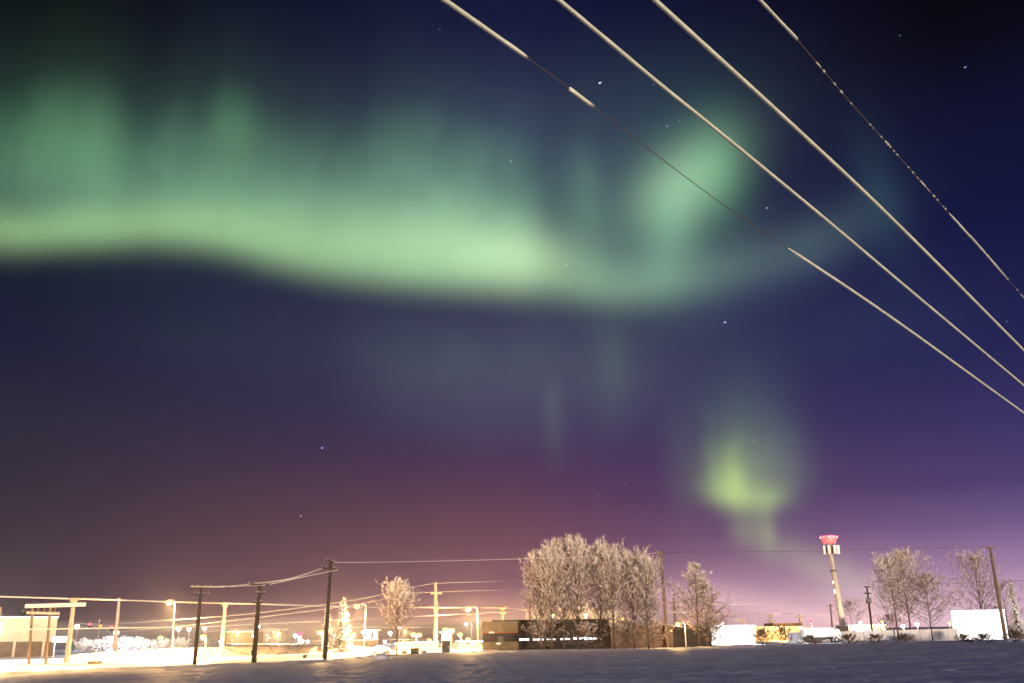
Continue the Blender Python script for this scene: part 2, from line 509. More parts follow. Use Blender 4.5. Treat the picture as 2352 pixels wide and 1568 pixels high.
azs = np.radians(np.concatenate([np.linspace(-180, -36, 40)[:-1], np.linspace(-36, 36, 620), np.linspace(36, 180, 40)[1:]]))
rads = np.concatenate([[0.5], np.geomspace(3, 44, 24), np.arange(44.5, 176, .4), np.geomspace(177, 1600, 40)])
A_, R_ = np.meshgrid(azs, rads)
R_ = np.where((np.abs(A_) > R(80)) & (R_ > 44), 44 + (R_ - 44) * .015, R_)      # short of the haze wall behind
gx, gy = R_ * np.sin(A_), R_ * np.cos(A_)
D = R_ - edge_d(A_)
lump = wave(gx, gy, 26, 1.6, 16, .0022, 3)
fine = wave(gx, gy, 40, .7, 1.8, .0036, 4)
inside = np.clip(-D / 3.0, 0, 1)
brm = .20 + np.clip(wave(gx, gy, 14, 1.5, 9, .008, 9), -.06, .06)
right = np.clip((A_ - R(17)) / R(4), 0, 1)
brm = brm + right * np.clip(wave(gx, gy, 18, 1.0, 4, .07, 12), -.1, .6)
gz = inside * (lump + fine) + brm * np.exp(-(D / 1.3) ** 2) * (R_ < 240)
gz -= .05 * np.clip(D / 2, 0, 1)
nr_, nc = gx.shape
gv = np.stack([gx, gy, gz], -1).reshape(-1, 3)
idx = np.arange(nr_ * nc).reshape(nr_, nc)
q = np.stack([idx[:-1, :-1], idx[:-1, 1:], idx[1:, 1:], idx[1:, :-1]], -1).reshape(-1, 4)[:, ::-1]
me = bpy.data.meshes.new('snow_field')
me.vertices.add(len(gv)); me.vertices.foreach_set('co', gv.ravel())
me.loops.add(q.size); me.loops.foreach_set('vertex_index', q.ravel().astype(np.int32))
me.polygons.add(len(q)); me.polygons.foreach_set('loop_start', np.arange(0, q.size, 4, dtype=np.int32))
me.polygons.foreach_set('loop_total', np.full(len(q), 4, dtype=np.int32))
me.polygons.foreach_set('use_smooth', np.ones(len(q), dtype=bool))
me.update(calc_edges=True); me.validate()
me.materials.append(M_SNOW)
o = bpy.data.objects.new('snow_field', me); COL.objects.link(o); o['kind'] = 'structure'

# packed-snow road beyond the field edge
near_r = [(-300, 1546), (0, 1535), (300, 1524), (600, 1514), (746, 1508), (850, 1499), (1010, 1492), (1120, 1488.5), (1400, 1484)]
far_r = [(-300, 1534), (0, 1526), (160, 1521), (400, 1512), (600, 1505), (760, 1500), (850, 1494), (1010, 1487), (1120, 1484), (1400, 1480)]
mb = MB()
a_ = [ground(x, y, .0) for x, y in near_r]; b_ = [ground(x, y, .0) for x, y in far_r]


def resample(pts, n):
    t = np.linspace(0, 1, len(pts)); u = np.linspace(0, 1, n)
    p = np.array([list(p) for p in pts])
    return [Vector([np.interp(w, t, p[:, i]) for i in range(3)]) for w in u]


ra, rb = resample(a_, 40), resample(b_, 40)
vs = []
for p, q_ in zip(ra, rb): vs += [(p.x, p.y, -.035), (q_.x, q_.y, -.035)]
mb.add(vs, [(2 * i, 2 * i + 2, 2 * i + 3, 2 * i + 1) for i in range(39)])
o = obj('road', mb, M_ROAD); o['kind'] = 'structure'

# ploughed bank on the far side of the road
bank = [(130, 1519, .7), (250, 1514, 1.0), (400, 1510, 1.2), (600, 1503, 1.25), (760, 1499, 1.15), (850, 1495, .5)]
bp = [ground(x, y, -.03) for x, y, h in bank]
N_ = 120
rp_ = resample(bp, N_); hh = np.interp(np.linspace(0, 1, N_), np.linspace(0, 1, len(bank)), [b[2] for b in bank])
rng = random.Random(5)
vs = []; secn = [(0, -.06), (.5, .45), (1.0, .85), (1.7, 1.0), (2.8, .95), (3.6, .5), (4.4, -.06)]
for i, p in enumerate(rp_):
    k = hh[i] * (1 if 2 < i < N_ - 3 else .3)
    for u, w in secn:
        vs.append((p.x + rng.uniform(-.1, .1), p.y + u * 1.6 + rng.uniform(-.15, .15), p.z + w * k + (rng.uniform(-.1, .1) if 0 < w < 2 and w > .1 else 0)))
ns = len(secn)
mb = MB().add(vs, [(i * ns + j, (i + 1) * ns + j, (i + 1) * ns + j + 1, i * ns + j + 1) for i in range(N_ - 1) for j in range(ns - 1)])
tag(obj('snow_bank', mb, M_BANK, smooth=True), 'long dirty ploughed snow bank along the far side of the bright lit road', 'snow bank')


def snow_pile(px0, px1, ytop, ybase, label, mt=None, group=None, dep=3.0, seed=0):
    c = ground((px0 + px1) / 2, ybase, 0); Y = c.y
    a, b = at(px0, ybase, Y), at(px1, ybase, Y); h = at((px0 + px1) / 2, ytop, Y).z
    r = random.Random(seed); mb = MB(); n, m_ = 40, 12
    vs = []
    for i in range(n + 1):
        for j in range(m_ + 1):
            u, v = i / n * 2 - 1, j / m_ * 2 - 1
            q = max(0, 1 - u * u) * max(0, 1 - v * v)
            vs.append((a.x + (b.x - a.x) * i / n, Y + v * dep + .0, -.08 + (h + .08) * q ** .7 * (1 + r.uniform(-.12, .12))))
    mb.add(vs, [(i * (m_ + 1) + j, (i + 1) * (m_ + 1) + j, (i + 1) * (m_ + 1) + j + 1, i * (m_ + 1) + j + 1) for i in range(n) for j in range(m_)])
    return tag(obj('snow_pile', mb, mt or M_SNOW, smooth=True, loc=(c.x, Y, 0)), label, 'snow pile', group)


# ------------------------------------------------------------------ poles and wires
def utility_pole(top, bot, r, label, arms=(), Y=None, mt=None, group=None, caps=(), boxes=(), name='utility_pole', ins=False):
    mt = mt or M_WOOD
    if Y is None:
        b = ground(bot[0], bot[1], 0); Y = b.y
    else:
        b = at(bot[0], bot[1], Y); b.z = 0 if b.z > 0 else b.z
    t = at(top[0], top[1], Y)
    b = Vector((b.x, b.y, -.15))
    th = thing(name, label, 'pole', (b.x, b.y, 0), group)
    obj('pole', MB().tube([b, b.lerp(t, .5), t], [r * 1.15, r, r * .8], 10), mt, th, smooth=False)
    for ax0, ay0, ax1, ay1, w in arms:
        p, q = at(ax0, ay0, Y - r - w * .4), at(ax1, ay1, Y - r - w * .4)
        arm = obj('crossarm', MB().beam(p, q, w, w), mt, th)
        if ins:
            for k in (.06, .3, .7, .94):
                c = p.lerp(q, k) + Vector((0, 0, w / 2))
                obj('insulator', MB().tube([c, c + Vector((0, 0, .12)), c + Vector((0, 0, .2))], [.05, .07, .03], 8), M_BLOCK, arm)
    for cx, cy, w in caps:                 # flared collar where the cable is carried
        c = at(cx, cy, Y)
        obj('cable_collar', MB().tube([c + Vector((0, 0, -.55)), c + Vector((0, 0, -.15)), c + Vector((0, 0, .12))], [r * 1.05, w * .6, w], 10), M_FROSTWOOD, th)
    for x0, y0, x1, y1 in boxes:
        p, q = at(x0, y1, Y - r - .35), at(x1, y0, Y - r - .02)
        obj('equipment_box', MB().box((p.x, p.y, p.z), (q.x, q.y, q.z)), M_DARKMETAL, th)
    return th, Y


def smooth_pts(pts, n=8):
    P_ = [Vector(p) for p in pts]; o_ = []
    for i in range(len(P_) - 1):
        p0, p1, p2, p3 = P_[max(i - 1, 0)], P_[i], P_[i + 1], P_[min(i + 2, len(P_) - 1)]
        for k in range(n):
            t = k / n
            o_.append(.5 * ((2 * p1) + (-p0 + p2) * t + (2 * p0 - 5 * p1 + 4 * p2 - p3) * t * t + (-p0 + 3 * p1 - 3 * p2 + p3) * t ** 3))
    return o_ + [P_[-1]]


def wire(pts, r, label, mt=None, group=None, name='overhead_wire'):
    p = smooth_pts([at(*q) for q in pts])
    c = p[len(p) // 2]
    return tag(obj(name, MB().tube(p, r, 5), mt or M_FROSTWARM, loc=c), label, 'wire', group)


PG = 'wooden poles of the road line'
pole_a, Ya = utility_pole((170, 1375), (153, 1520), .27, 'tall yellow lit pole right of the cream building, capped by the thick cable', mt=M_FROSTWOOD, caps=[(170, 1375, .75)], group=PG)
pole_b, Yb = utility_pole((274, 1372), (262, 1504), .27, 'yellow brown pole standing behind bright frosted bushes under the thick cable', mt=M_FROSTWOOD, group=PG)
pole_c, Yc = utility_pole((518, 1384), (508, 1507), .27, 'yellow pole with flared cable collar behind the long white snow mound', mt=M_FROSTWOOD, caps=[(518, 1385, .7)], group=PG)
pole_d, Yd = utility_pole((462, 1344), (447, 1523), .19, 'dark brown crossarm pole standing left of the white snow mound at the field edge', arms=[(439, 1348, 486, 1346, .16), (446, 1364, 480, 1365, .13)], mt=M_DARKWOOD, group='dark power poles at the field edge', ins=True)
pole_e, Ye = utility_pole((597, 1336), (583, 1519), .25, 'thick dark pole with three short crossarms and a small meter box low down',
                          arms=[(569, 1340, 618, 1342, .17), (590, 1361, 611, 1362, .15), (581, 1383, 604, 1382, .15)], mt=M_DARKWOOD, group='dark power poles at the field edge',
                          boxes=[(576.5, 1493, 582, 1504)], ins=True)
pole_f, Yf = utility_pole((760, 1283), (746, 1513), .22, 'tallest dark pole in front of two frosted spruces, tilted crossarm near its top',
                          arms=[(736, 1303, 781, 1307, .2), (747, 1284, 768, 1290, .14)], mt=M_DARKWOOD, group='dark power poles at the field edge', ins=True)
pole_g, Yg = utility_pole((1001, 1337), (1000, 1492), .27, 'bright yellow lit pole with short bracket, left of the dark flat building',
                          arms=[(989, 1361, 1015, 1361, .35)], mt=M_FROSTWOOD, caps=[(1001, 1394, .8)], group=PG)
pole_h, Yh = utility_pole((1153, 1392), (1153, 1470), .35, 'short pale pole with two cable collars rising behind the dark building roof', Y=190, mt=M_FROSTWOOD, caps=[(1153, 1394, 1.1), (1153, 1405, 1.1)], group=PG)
pole_i, Yi = utility_pole((1217, 1338), (1217, 1470), .16, 'thin brown pole at the left side of the big frosted trees', Y=175, mt=M_WOOD)
pole_j, Yj = utility_pole((1518, 1267), (1533, 1485), .24, 'tall bare brown pole beside the right end of the big frosted trees',
                          arms=[(1511, 1271, 1520, 1267, .5)], mt=M_WOOD)
pole_k, Yk = utility_pole((1547, 1371), (1553, 1450), .3, 'distant two crossarm pole between the big trees and the pointed tree',
                          arms=[(1536, 1383, 1562, 1382, .3), (1540, 1395, 1560, 1395, .25)], Y=230, mt=M_WOOD)
pole_l, Yl = utility_pole((1991, 1346), (2003, 1445), .22, 'dark thin pole with two crossarms and a transformer, right of the mast',
                          arms=[(1984, 1346.5, 1998, 1346.5, .25), (1985, 1361.5, 2000, 1361.5, .25)], Y=210, mt=M_DARKWOOD, boxes=[(1990, 1372, 1999.5, 1385)])
pole_m, Ym = utility_pole((2274, 1256), (2310, 1468), .30, 'heavy brown leaning pole in front of the white block building',
                          arms=[(2265, 1256, 2284, 1256, .3)], mt=M_WOOD)
pole_n, Yn = utility_pole((1770, 1408), (1771, 1445), .42, 'distant pale pole with two collars above the long yellow wall', Y=330,
                          arms=[(1763, 1413, 1778, 1413, .5), (1764, 1424, 1778, 1424, .9)], mt=M_FROSTWOOD)
pole_o, Yo = utility_pole((1837, 1410), (1838, 1445), .42, 'distant pale pole behind the right end of the yellow wall', Y=330,
                          arms=[(1829, 1415, 1845, 1415, .5)], mt=M_FROSTWOOD)
pole_p, Yp = utility_pole((1907, 1385), (1911, 1440), .25, 'thin dark pole in the bright fog just left of the mast foot', Y=280, arms=[(1902, 1390, 1913, 1390, .3)], mt=M_WOOD)

# H-frame with long frosted crossarm
b1, b2 = ground(66, 1523, 0), ground(105, 1523, 0); Yq = b1.y
hf = thing('pole_frame', 'two legged wooden pole frame with long frosted crossarm before the cream building', 'pole frame', (b1.x, Yq, 0))
for bx, tx in ((66, 75), (105, 116)):
    bb = at(bx, 1523, Yq); tt = at(tx, 1391, Yq)
    obj('pole', MB().tube([(bb.x, Yq, -.1), tt], [.17, .14], 8), M_WOOD, hf)
obj('crossarm', MB().beam(at(59, 1391, Yq - .4), at(196, 1387, Yq - .4), .32, .42), M_FROSTWARM, hf)
obj('lower_beam', MB().beam(at(62, 1406, Yq - .4), at(136, 1408, Yq - .4), .25, .28), M_FROSTWOOD, hf)
for xx in (88, 102, 126):
    c = at(xx, 1400, Yq - .4)
    obj('insulator', MB().tube([c + Vector((0, 0, .3)), c, c - Vector((0, 0, .3))], [.06, .11, .06], 8), M_BROWN, hf)

wire([(-60, 1367, Ya), (0, 1369, Ya), (170, 1374, Ya), (274, 1377, 128), (392, 1381, 122), (518, 1384.5, Yc - .4), (590, 1386, Ye + 3), (752, 1391, Yf + 6), (840, 1393, 125), (1000, 1394, Yg - .4), (1153, 1395, 189.4), (1217, 1399, 175)],
     .085, 'thickest yellow lit cable running along the road poles, crossing the street lamps', name='overhead_cable')
wire([(-60, 1446, 108), (265, 1441, 110), (466, 1438, Yd + 4), (593, 1432, Ye + 5), (745, 1425, Yf + 6), (861, 1420, 120), (1000, 1412, Yg - .4), (1153, 1405, 189.4), (1217, 1399, 175), (1293, 1401.7, 170), (1456, 1404.6, 170), (1531, 1404, 170), (1644, 1407.6, 200), (1772, 1408, 329), (1837, 1410, 329), (1906, 1411, 329), (2040, 1413, 329)],
     .065, 'yellow cable rising from the dark poles and running on behind the big trees', name='overhead_cable')
wire([(439, 1346, Yd - .3), (515, 1346, 96), (575, 1340, Ye - .3), (660, 1329, 104), (740, 1304, Yf - .3)], .055, 'pale frosted wire joining the tops of the three dark poles')
wire([(480, 1346, Yd - .3), (540, 1345, 96), (612, 1341.5, Ye - .3), (690, 1325, 104), (778, 1307, Yf - .3)], .045, 'second thin wire strung between the dark pole crossarms')
wire([(766, 1289, Yf - .3), (804, 1290.6, 108), (995, 1287.7, 125), (1219, 1281.8, 138), (1380, 1277, 142), (1518, 1268, Yj)], .028, 'highest thin wire from the tallest dark pole across the big trees')
wire([(1518, 1268, Yj), (1620, 1266.5, 150), (1735, 1266, 158), (1890, 1264.5, 162), (2010, 1260, 165), (2156, 1257, 168), (2270, 1256, Ym)], .03, 'thin dark wire crossing behind the red lit mast towards the heavy pole', mt=M_CABLE)
wire([(262, 1432, Yb), (406, 1422, 130), (578, 1408, 132), (813, 1377, 136), (936, 1350, 139), (1001, 1339, Yg), (1110, 1335, 155), (1217, 1331.5, 175)], .028, 'thin wire meeting the very top of the bright yellow pole')
wire([(265, 1450, Yb), (420, 1436, 132), (600, 1416, 132), (813, 1388, 136), (940, 1364, 139), (990, 1359, Yg - .4), (1015, 1358, Yg - .4), (1110, 1355, 155), (1217, 1353, 175)], .028, 'thin wire at the bracket of the bright yellow pole')
wire([(480, 1446, 200), (606, 1444, 200), (720, 1441, 200), (804, 1440, 200), (933, 1440, 200), (1105, 1441, 200)], .05, 'pale greenish wire low over the row of distant lamps')
wire([(1560, 1385, 230), (1638, 1387, 230), (1713, 1386.5, 228), (1800, 1380.5, 225), (1866, 1376.8, 222), (1928, 1375.5, 220), (1991, 1378, 210)], .055, 'white frosted wire sagging from the pointed tree to the mast', mt=M_FROST)
wire([(2110, 1341, 200), (2167, 1339, 195), (2301, 1334, 172), (2352, 1332, 165), (2420, 1329, 160)], .03, 'thin dark wire passing the heavy pole at mid height', mt=M_CABLE)
wire([(360, 1445.5, 190), (430, 1447.5, 190), (520, 1449, 190), (600, 1446, 190), (700, 1446.5, 190)], .04, 'faint low wire beside the pink distant lamps')

# ------------------------------------------------------------------ near overhead power lines (upper right)
HW = 7.2


def near_pt(px, py, H=HW):
    d = ray(px, py); return C0 + d * (H / d.z)


def near_wire(pts, label, spans, r_core, r_frost, seed, bumpy=0.0, H=HW, core_mt=None):
    P_ = [near_pt(x, y, H) for x, y in pts]
    e0 = P_[0] + (P_[0] - P_[1]).normalized() * 14; e1 = P_[-1] + (P_[-1] - P_[-2]).normalized() * 60
    full = smooth_pts([e0] + P_ + [e1], 14)
    th = thing('power_line', label, 'power line', P_[len(P_) // 2], 'four power lines crossing the upper right sky')
    obj('conductor', MB().tube(full, r_core, 7), core_mt or M_CABLE, th, smooth=True)
    rr = random.Random(seed)
    # arc-length table
    s = [0.0]
    for a, b in zip(full, full[1:]): s.append(s[-1] + (b - a).length)

    def loc(t):
        for i in range(len(s) - 1):
            if s[i + 1] >= t:
                return full[i].lerp(full[i + 1], (t - s[i]) / max(1e-6, s[i + 1] - s[i]))
        return full[-1].copy()

    def near_s(q):
        return min(range(len(s)), key=lambda i: (full[i] - q).length)
    for a, b, dots in spans:
        sa = 0 if a is None else s[near_s(near_pt(*a, H))]
        sb = s[-1] if b is None else s[near_s(near_pt(*b, H))]
        mb = MB()
        if dots:
            t = sa; ps, rad = [loc(sa)], [r_core * .7]
            while t < sb:
                ln = rr.uniform(.03, .14) * (3 if rr.random() < .12 else 1)
                k = rr.uniform(.45, 1.0)
                for u, q_ in ((0, r_core * .7), (.25, r_frost * k), (.7, r_frost * k * rr.uniform(.7, 1.1)), (1, r_core * .7)):
                    ps.append(loc(t + ln * u)); rad.append(q_)
                t += ln + rr.choice((.03, .08, .15, .3, .5, .9)) * rr.uniform(.6, 1.3)
            mb.tube(ps, rad, 6)
        else:
            st = .12
            n = max(2, int((sb - sa) / st)); ps, rad = [], []
            for i in range(n + 1):
                ps.append(loc(sa + (sb - sa) * i / n)); rad.append(r_frost * (1 + rr.uniform(-bumpy, bumpy * .6)))
            
            for i, k in enumerate((.34, .5, .72, .88)):
                if len(rad) > 12:
                    rad[i] = max(r_core * 1.05, rad[i] * k); rad[-1 - i] = max(r_core * 1.05, rad[-1 - i] * k)
            mb.tube(ps, rad, 8)
        obj('frost_sleeve', mb, M_FROSTWIRE, th, smooth=True)
    return th


M_FROSTWIRE = mat('hoar_frost_wire', (.58, .60, .50), .8, .12, 2.0, .15, 30)
near_wire([(1020, 0), (1218, 138), (1362, 245), (1640, 455), (1810, 570), (2060, 738), (2352, 948)], 'lowest power line, bare and dark in its middle with frosted lengths at both ends',
          [(None, (1218, 138), False), ((1315, 208), (1362, 245), False), ((1810, 570), None, False)], .0065, .029, 1, .07, H=6.9)
near_wire([(1283, 0), (1505, 185), (1660, 310), (1880, 490), (2110, 683), (2352, 885)], 'second lowest power line, lumpy frost along its whole length',
          [(None, None, False)], .01, .029, 2, .08, H=7.5)
near_wire([(1503, 0), (1700, 178), (1850, 315), (2000, 455), (2180, 632), (2352, 805)], 'thickest smooth frosted power line, third from the bottom',
          [(None, None, False)], .01, .034, 3, .06, H=8.1)
near_wire([(1745, 0), (1825, 85), (1950, 232), (2060, 355), (2180, 490), (2270, 590), (2352, 684)], 'uppermost power line with beads of broken frost along a dark wire',
          [(None, (1825, 85), False), ((1827, 87), (2160, 466), True), ((2120, 420), (2180, 490), True), ((2180, 490), (2305, 630), False), ((2306, 631), (2352, 684), True), ((2345, 676), None, False)], .008, .025, 4, .15, H=8.7,
          core_mt=mat('brown_cable', (.12, .085, .07), .7))

# ------------------------------------------------------------------ trees
def v_rand(r): 
    return Vector((r.gauss(0, 1), r.gauss(0, 1), r.gauss(0, 1)))


def bare_tree(px, ytop, ybase, spread_px, label, seed, Y=None, prof=None, up=.55, group=None, nprim=46, dens=1.0, frost=.8, low=.14, trunk_r=None, cat='tree', name='bare_tree', mt=None, tw=.062, sink=0.0):
    r = random.Random(seed)
    if Y is None: b = ground(px, ybase, 0); Y = b.y
    else: b = at(px, ybase, Y); b.z = 0
    b.z -= sink
    ytop += .085 * (ybase - ytop)           # twigs overshoot the leader
    t = at(px + (px - 1070) * -.000133 * (ybase - ytop), ytop, Y)
    H = t.z; sp = spread_px * Y / FPX * 2.0   # crown reach
    th = thing(name, label, cat, (b.x, Y, 0), group)
    prof = prof or (lambda h: min(1, .35 + 1.6 * h) * (1 - max(0, h - .45) ** 1.3 * 1.5) if h < .97 else .18)
    tr = trunk_r or .012 * H
    tk = MB(); tp = []; ph = r.uniform(0, 6)
    for i in range(9):
        k = i / 8
        tp.append(Vector((b.x + (t.x - b.x) * k + .012 * H * math.sin(ph + 5 * k) * k, Y + .012 * H * math.cos(ph + 4 * k) * k, -.1 - sink + (H + .1 + sink) * k * .96)))
    tk.tube(tp, [tr * (1 - .9 * i / 8) for i in range(9)], 7)

    def tpos(h):
        q = min(h / .96, 1) * 8; i = min(int(q), 7); return tp[i].lerp(tp[i + 1], q - i)
    fr = MB(); dk = MB()

    def twig(p, d, ln, w, dest):
        s_ = d.cross(v_rand(r)); s_.normalize()
        q = p + d * ln + Vector((0, 0, -ln * .06))
        dest.add([p - s_ * w * .5, p + s_ * w * .5, q], [(0, 1, 2)])
    for i in range(nprim):
        h = low + (.985 - low) * ((i + r.random()) / nprim) ** .9
        a = i * 2.39996 + r.uniform(-.4, .4)
        ln = sp * max(.12, prof(h)) * r.uniform(.75, 1.15) * (1.5 - .3 * up)
        ln = min(ln, (H * r.uniform(.96, 1.04) - tpos(h).z) * 1.25 + .5)
        elev = up + r.uniform(-.15, .25) + .3 * h
        d = Vector((math.cos(a) * math.cos(elev), math.sin(a) * math.cos(elev), math.sin(elev)))
        p = tpos(h); pts = [p]; dd = d.copy()
        for k in range(4):
            dd = (dd + Vector((0, 0, .16 * up + .02)) + v_rand(r) * .07).normalized()
            p = p + dd * (ln / 4); pts.append(p)
        pr = tr * .32 * (1 - .6 * h)
        tk.tube(pts, [pr, pr * .75, pr * .55, pr * .35, pr * .15], 4, cap=False)
        nsec = int(9 * dens)
        for j in range(nsec):
            u = .12 + .88 * (j + r.random()) / nsec
            q = u * 4; k = min(int(q), 3); c = pts[k].lerp(pts[k + 1], q - k)
            sd_ = ((pts[k + 1] - pts[k]).normalized() * .8 + v_rand(r) * .55 + Vector((0, 0, .35 * up))).normalized()
            sl = ln * r.uniform(.16, .38) * (1.1 - .5 * u)
            e = c + sd_ * sl
            (fr if r.random() < frost * (.35 + .9 * h) else dk).tube([c, e], [max(.010, pr * .2), .006], 3, cap=False)
            for w_ in range(int(11 * dens)):
                c2 = c.lerp(e, r.uniform(.1, 1.0))
                td = (sd_ * .7 + v_rand(r) * .55 + Vector((0, 0, .3))).normalized()
                dest = fr if r.random() < frost * (.06 + 1.35 * h) * (.6 + .5 * u) else dk
                twig(c2, td, r.uniform(.25, .75) * (.55 + H / 26), tw * r.uniform(.7, 1.3), dest)
    obj('trunk', tk, M_BARK, th)
    if len(fr.v) < 300: fr, dk, mt = dk, MB(), M_TWIGD
    nf = len(fr.f); fr.add(dk.v, dk.f)      # frosted and bare twigs together are the crown
    co = obj('crown', fr, mt or M_TWIG, th)
    co.data.materials.append(M_TWIGD)
    co.data.polygons.foreach_set('material_index', [0] * nf + [1] * (len(fr.f) - nf))
    return th


TG = 'big frosted trees in front of the dark building'
for k, (px, yt, sp, Y, lab) in enumerate([
    (1243, 1266, 34, 147, 'leftmost of the big frosted trees, rounded pale crown by the thin pole'),
    (1268, 1256, 36, 143, 'second frosted tree from the left in the big clump'),
    (1296, 1238, 38, 148, 'frosted tree with twin spiky tops in the big clump'),
    (1328, 1231, 38, 144, 'highest spiky frosted tree of the big clump'),
    (1383, 1243, 42, 147, 'pointed frosted tree in the middle of the big clump'),
    (1412, 1266, 38, 142, 'lower brownish frosted tree right of the middle of the big clump'),
    (1458, 1266, 44, 146, 'broad flat topped frosted tree near the right end of the clump'),
    (1490, 1279, 34, 141, 'rightmost frosted tree of the big clump, next to the bare pole')]):
    bare_tree(px, yt, 1486, sp, lab, 20 + k, Y=Y, group=TG, nprim=84, up=.75, low=.2, frost=.95 if px < 1400 else .85,
              prof=lambda h: (.5 + 1.3 * h if h < .4 else 1.02 - max(0, h - .55) * 1.6))
bare_tree(911, 1330, 1502, 29, 'lone frosted tree left of the bright yellow pole, dark trunk', 41, up=.6, nprim=70, frost=.85, low=.22,
          prof=lambda h: (.6 + 1.2 * h if h < .35 else 1.05 - max(0, h - .5) * 1.7))
bare_tree(1606, 1281, 1470, 46, 'pointed frosted tree standing over the black shed', 42, Y=150, up=.3, nprim=60, frost=.75, low=.12, prof=lambda h: 1.05 - 1.0 * h)
bare_tree(1625, 1330, 1472, 30, 'smaller brown tree right beside the pointed tree', 43, Y=152, up=.35, nprim=40, frost=.45, low=.1, prof=lambda h: 1.0 - .85 * h)
RG = 'tall bare trees left of the white block building'
bare_tree(2062, 1271, 1450, 30, 'orange brown lit tree at the left of the right hand group', 44, Y=185, up=.5, nprim=70, frost=.75, low=.22, group=RG)
bare_tree(2092, 1259, 1450, 40, 'highest frosted tree of the right hand group', 45, Y=187, up=.55, nprim=76, frost=.8, low=.25, group=RG, prof=lambda h: .45 + 1.2 * h if h < .45 else 1.0 - max(0, h - .5) * 1.6)
bare_tree(2140, 1312, 1450, 40, 'wide lower tree at the right of the right hand group', 46, Y=186, up=.3, nprim=70, frost=.5, low=.2, group=RG)
bare_tree(2262, 1265, 1450, 36, 'brown frosted tree rising behind the white block building', 47, Y=215, up=.55, nprim=70, frost=.6, low=.12)
bare_tree(2318, 1330, 1450, 28, 'thin bare tree right of the heavy leaning pole', 48, Y=210, up=.4, nprim=34, frost=.4, low=.12)
bare_tree(1957, 1376, 1448, 28, 'pale frosted small tree at the foot of the mast', 49, Y=262, up=.35, nprim=36, frost=1.0, low=.1, tw=.05)
bare_tree(2045, 1412, 1448, 26, 'low dark shrub leaning at the left of the pale wall', 50, Y=200, up=.3, nprim=26, frost=.2, low=.05, name='shrub', cat='shrub')
bare_tree(1752, 1448, 1474, 17, 'dark bare shrub at the field edge before the yellow wall', 51, Y=152, up=.4, nprim=22, frost=.02, low=.01, prof=lambda h: 1.0 - .6 * h, name='shrub', cat='shrub', trunk_r=.08, tw=.05)
bare_tree(1800, 1446, 1470, 14, 'reddish bare shrub against the pale wall, right of the dark shrub', 52, Y=156, up=.5, nprim=13, frost=.1, low=.02, prof=lambda h: .9 - .5 * h, name='shrub', cat='shrub', trunk_r=.06)
bare_tree(1440, 1425, 1488, 30, 'brown undergrowth bush below the broad flat topped tree', 53, Y=144, up=.35, nprim=34, frost=.3, low=.04, name='shrub', cat='shrub', trunk_r=.06)
bare_tree(1345, 1432, 1488, 32, 'tangled brown bush in front of the lit window strip', 54, Y=143, up=.35, nprim=26, frost=.35, low=.04, name='shrub', cat='shrub', trunk_r=.06)
bare_tree(1250, 1428, 1488, 30, 'twiggy bush in front of the left windows of the dark wing', 55, Y=145, up=.35, nprim=24, frost=.4, low=.04, name='shrub', cat='shrub', trunk_r=.06)
bare_tree(1500, 1425, 1487, 26, 'brown bush at the foot of the bare brown pole', 56, Y=149, up=.35, nprim=28, frost=.3, low=.04, name='shrub', cat='shrub', trunk_r=.06)

BG = 'floodlit frosted bushes beyond the road'
for k, (px, yt, sp, lab) in enumerate([(193, 1470, 13, 'first floodlit bush right of the tall yellow pole'), (221, 1473, 14, 'small round floodlit frosted bush between two yellow poles'),
                                        (254, 1464, 17, 'brightest white frosted bush at the floodlight'), (291, 1467, 16, 'white bush immediately right of the brightest bush'),
                                        (318, 1468, 17, 'broad pale bush in the middle of the floodlit row'), (345, 1476, 15, 'low yellowish bush left of the small sodium lamp'),
                                        (374, 1474, 14, 'pale bush directly under the small sodium lamp'), (412, 1470, 12, 'faint bush right of the first tall street lamp')]):
    bare_tree(px, yt, 1500, sp, lab, 60 + k, Y=168, up=.35, nprim=30, frost=1.4, low=.06, group=BG, name='bush', cat='bush', trunk_r=.05, mt=M_FROST, tw=.07)


WG = 'glowing frosted bushes seen over the dark roof'
for k, (px, yt, sp, lab) in enumerate([(1232, 1398, 14, 'leftmost glowing frosted bush over the dark roof'), (1262, 1390, 15, 'second glowing frosted bush over the dark roof'),
                                        (1297, 1393, 14, 'glowing bush in the middle gap of the big trees'), (1338, 1388, 16, 'highest glowing bush over the dark roof'),
                                        (1375, 1398, 15, 'glowing bush at the right end of the dark roof'), (1410, 1406, 14, 'rightmost glowing bush over the brown annex')]):
    bare_tree(px, yt, 1450, sp, lab, 90 + k, Y=203 + k % 3, up=.35, nprim=36, frost=1.4, low=.06, group=WG, name='bush', cat='bush', trunk_r=.06, mt=M_FROST, tw=.07)
QG = 'low dark shrubs on the far right edge of the field'
for k, (px, yt, sp, lab) in enumerate([(1862, 1461, 10, 'small black shrub below the right end of the yellow wall'), (1950, 1459, 15, 'low dark shrub at the field edge below the mast foot'),
                                        (2010, 1459, 18, 'wide low dark shrub before the pale wall'), (2075, 1458, 15, 'low dark shrub below the tall right hand trees'),
                                        (2215, 1459, 12, 'low dark shrub at the left corner of the white block'), (2262, 1457, 16, 'ragged dark shrub under the white block window'), (2335, 1448, 18, 'dark shrub mass at the far right edge')]):
    bare_tree(px, yt, 1472, sp, lab, 100 + k, Y=168, up=.15, nprim=20, frost=.0, low=.01, group=QG, sink=.5, prof=lambda h: 1.0 - .75 * h, name='shrub', cat='shrub', trunk_r=.04, tw=.06)


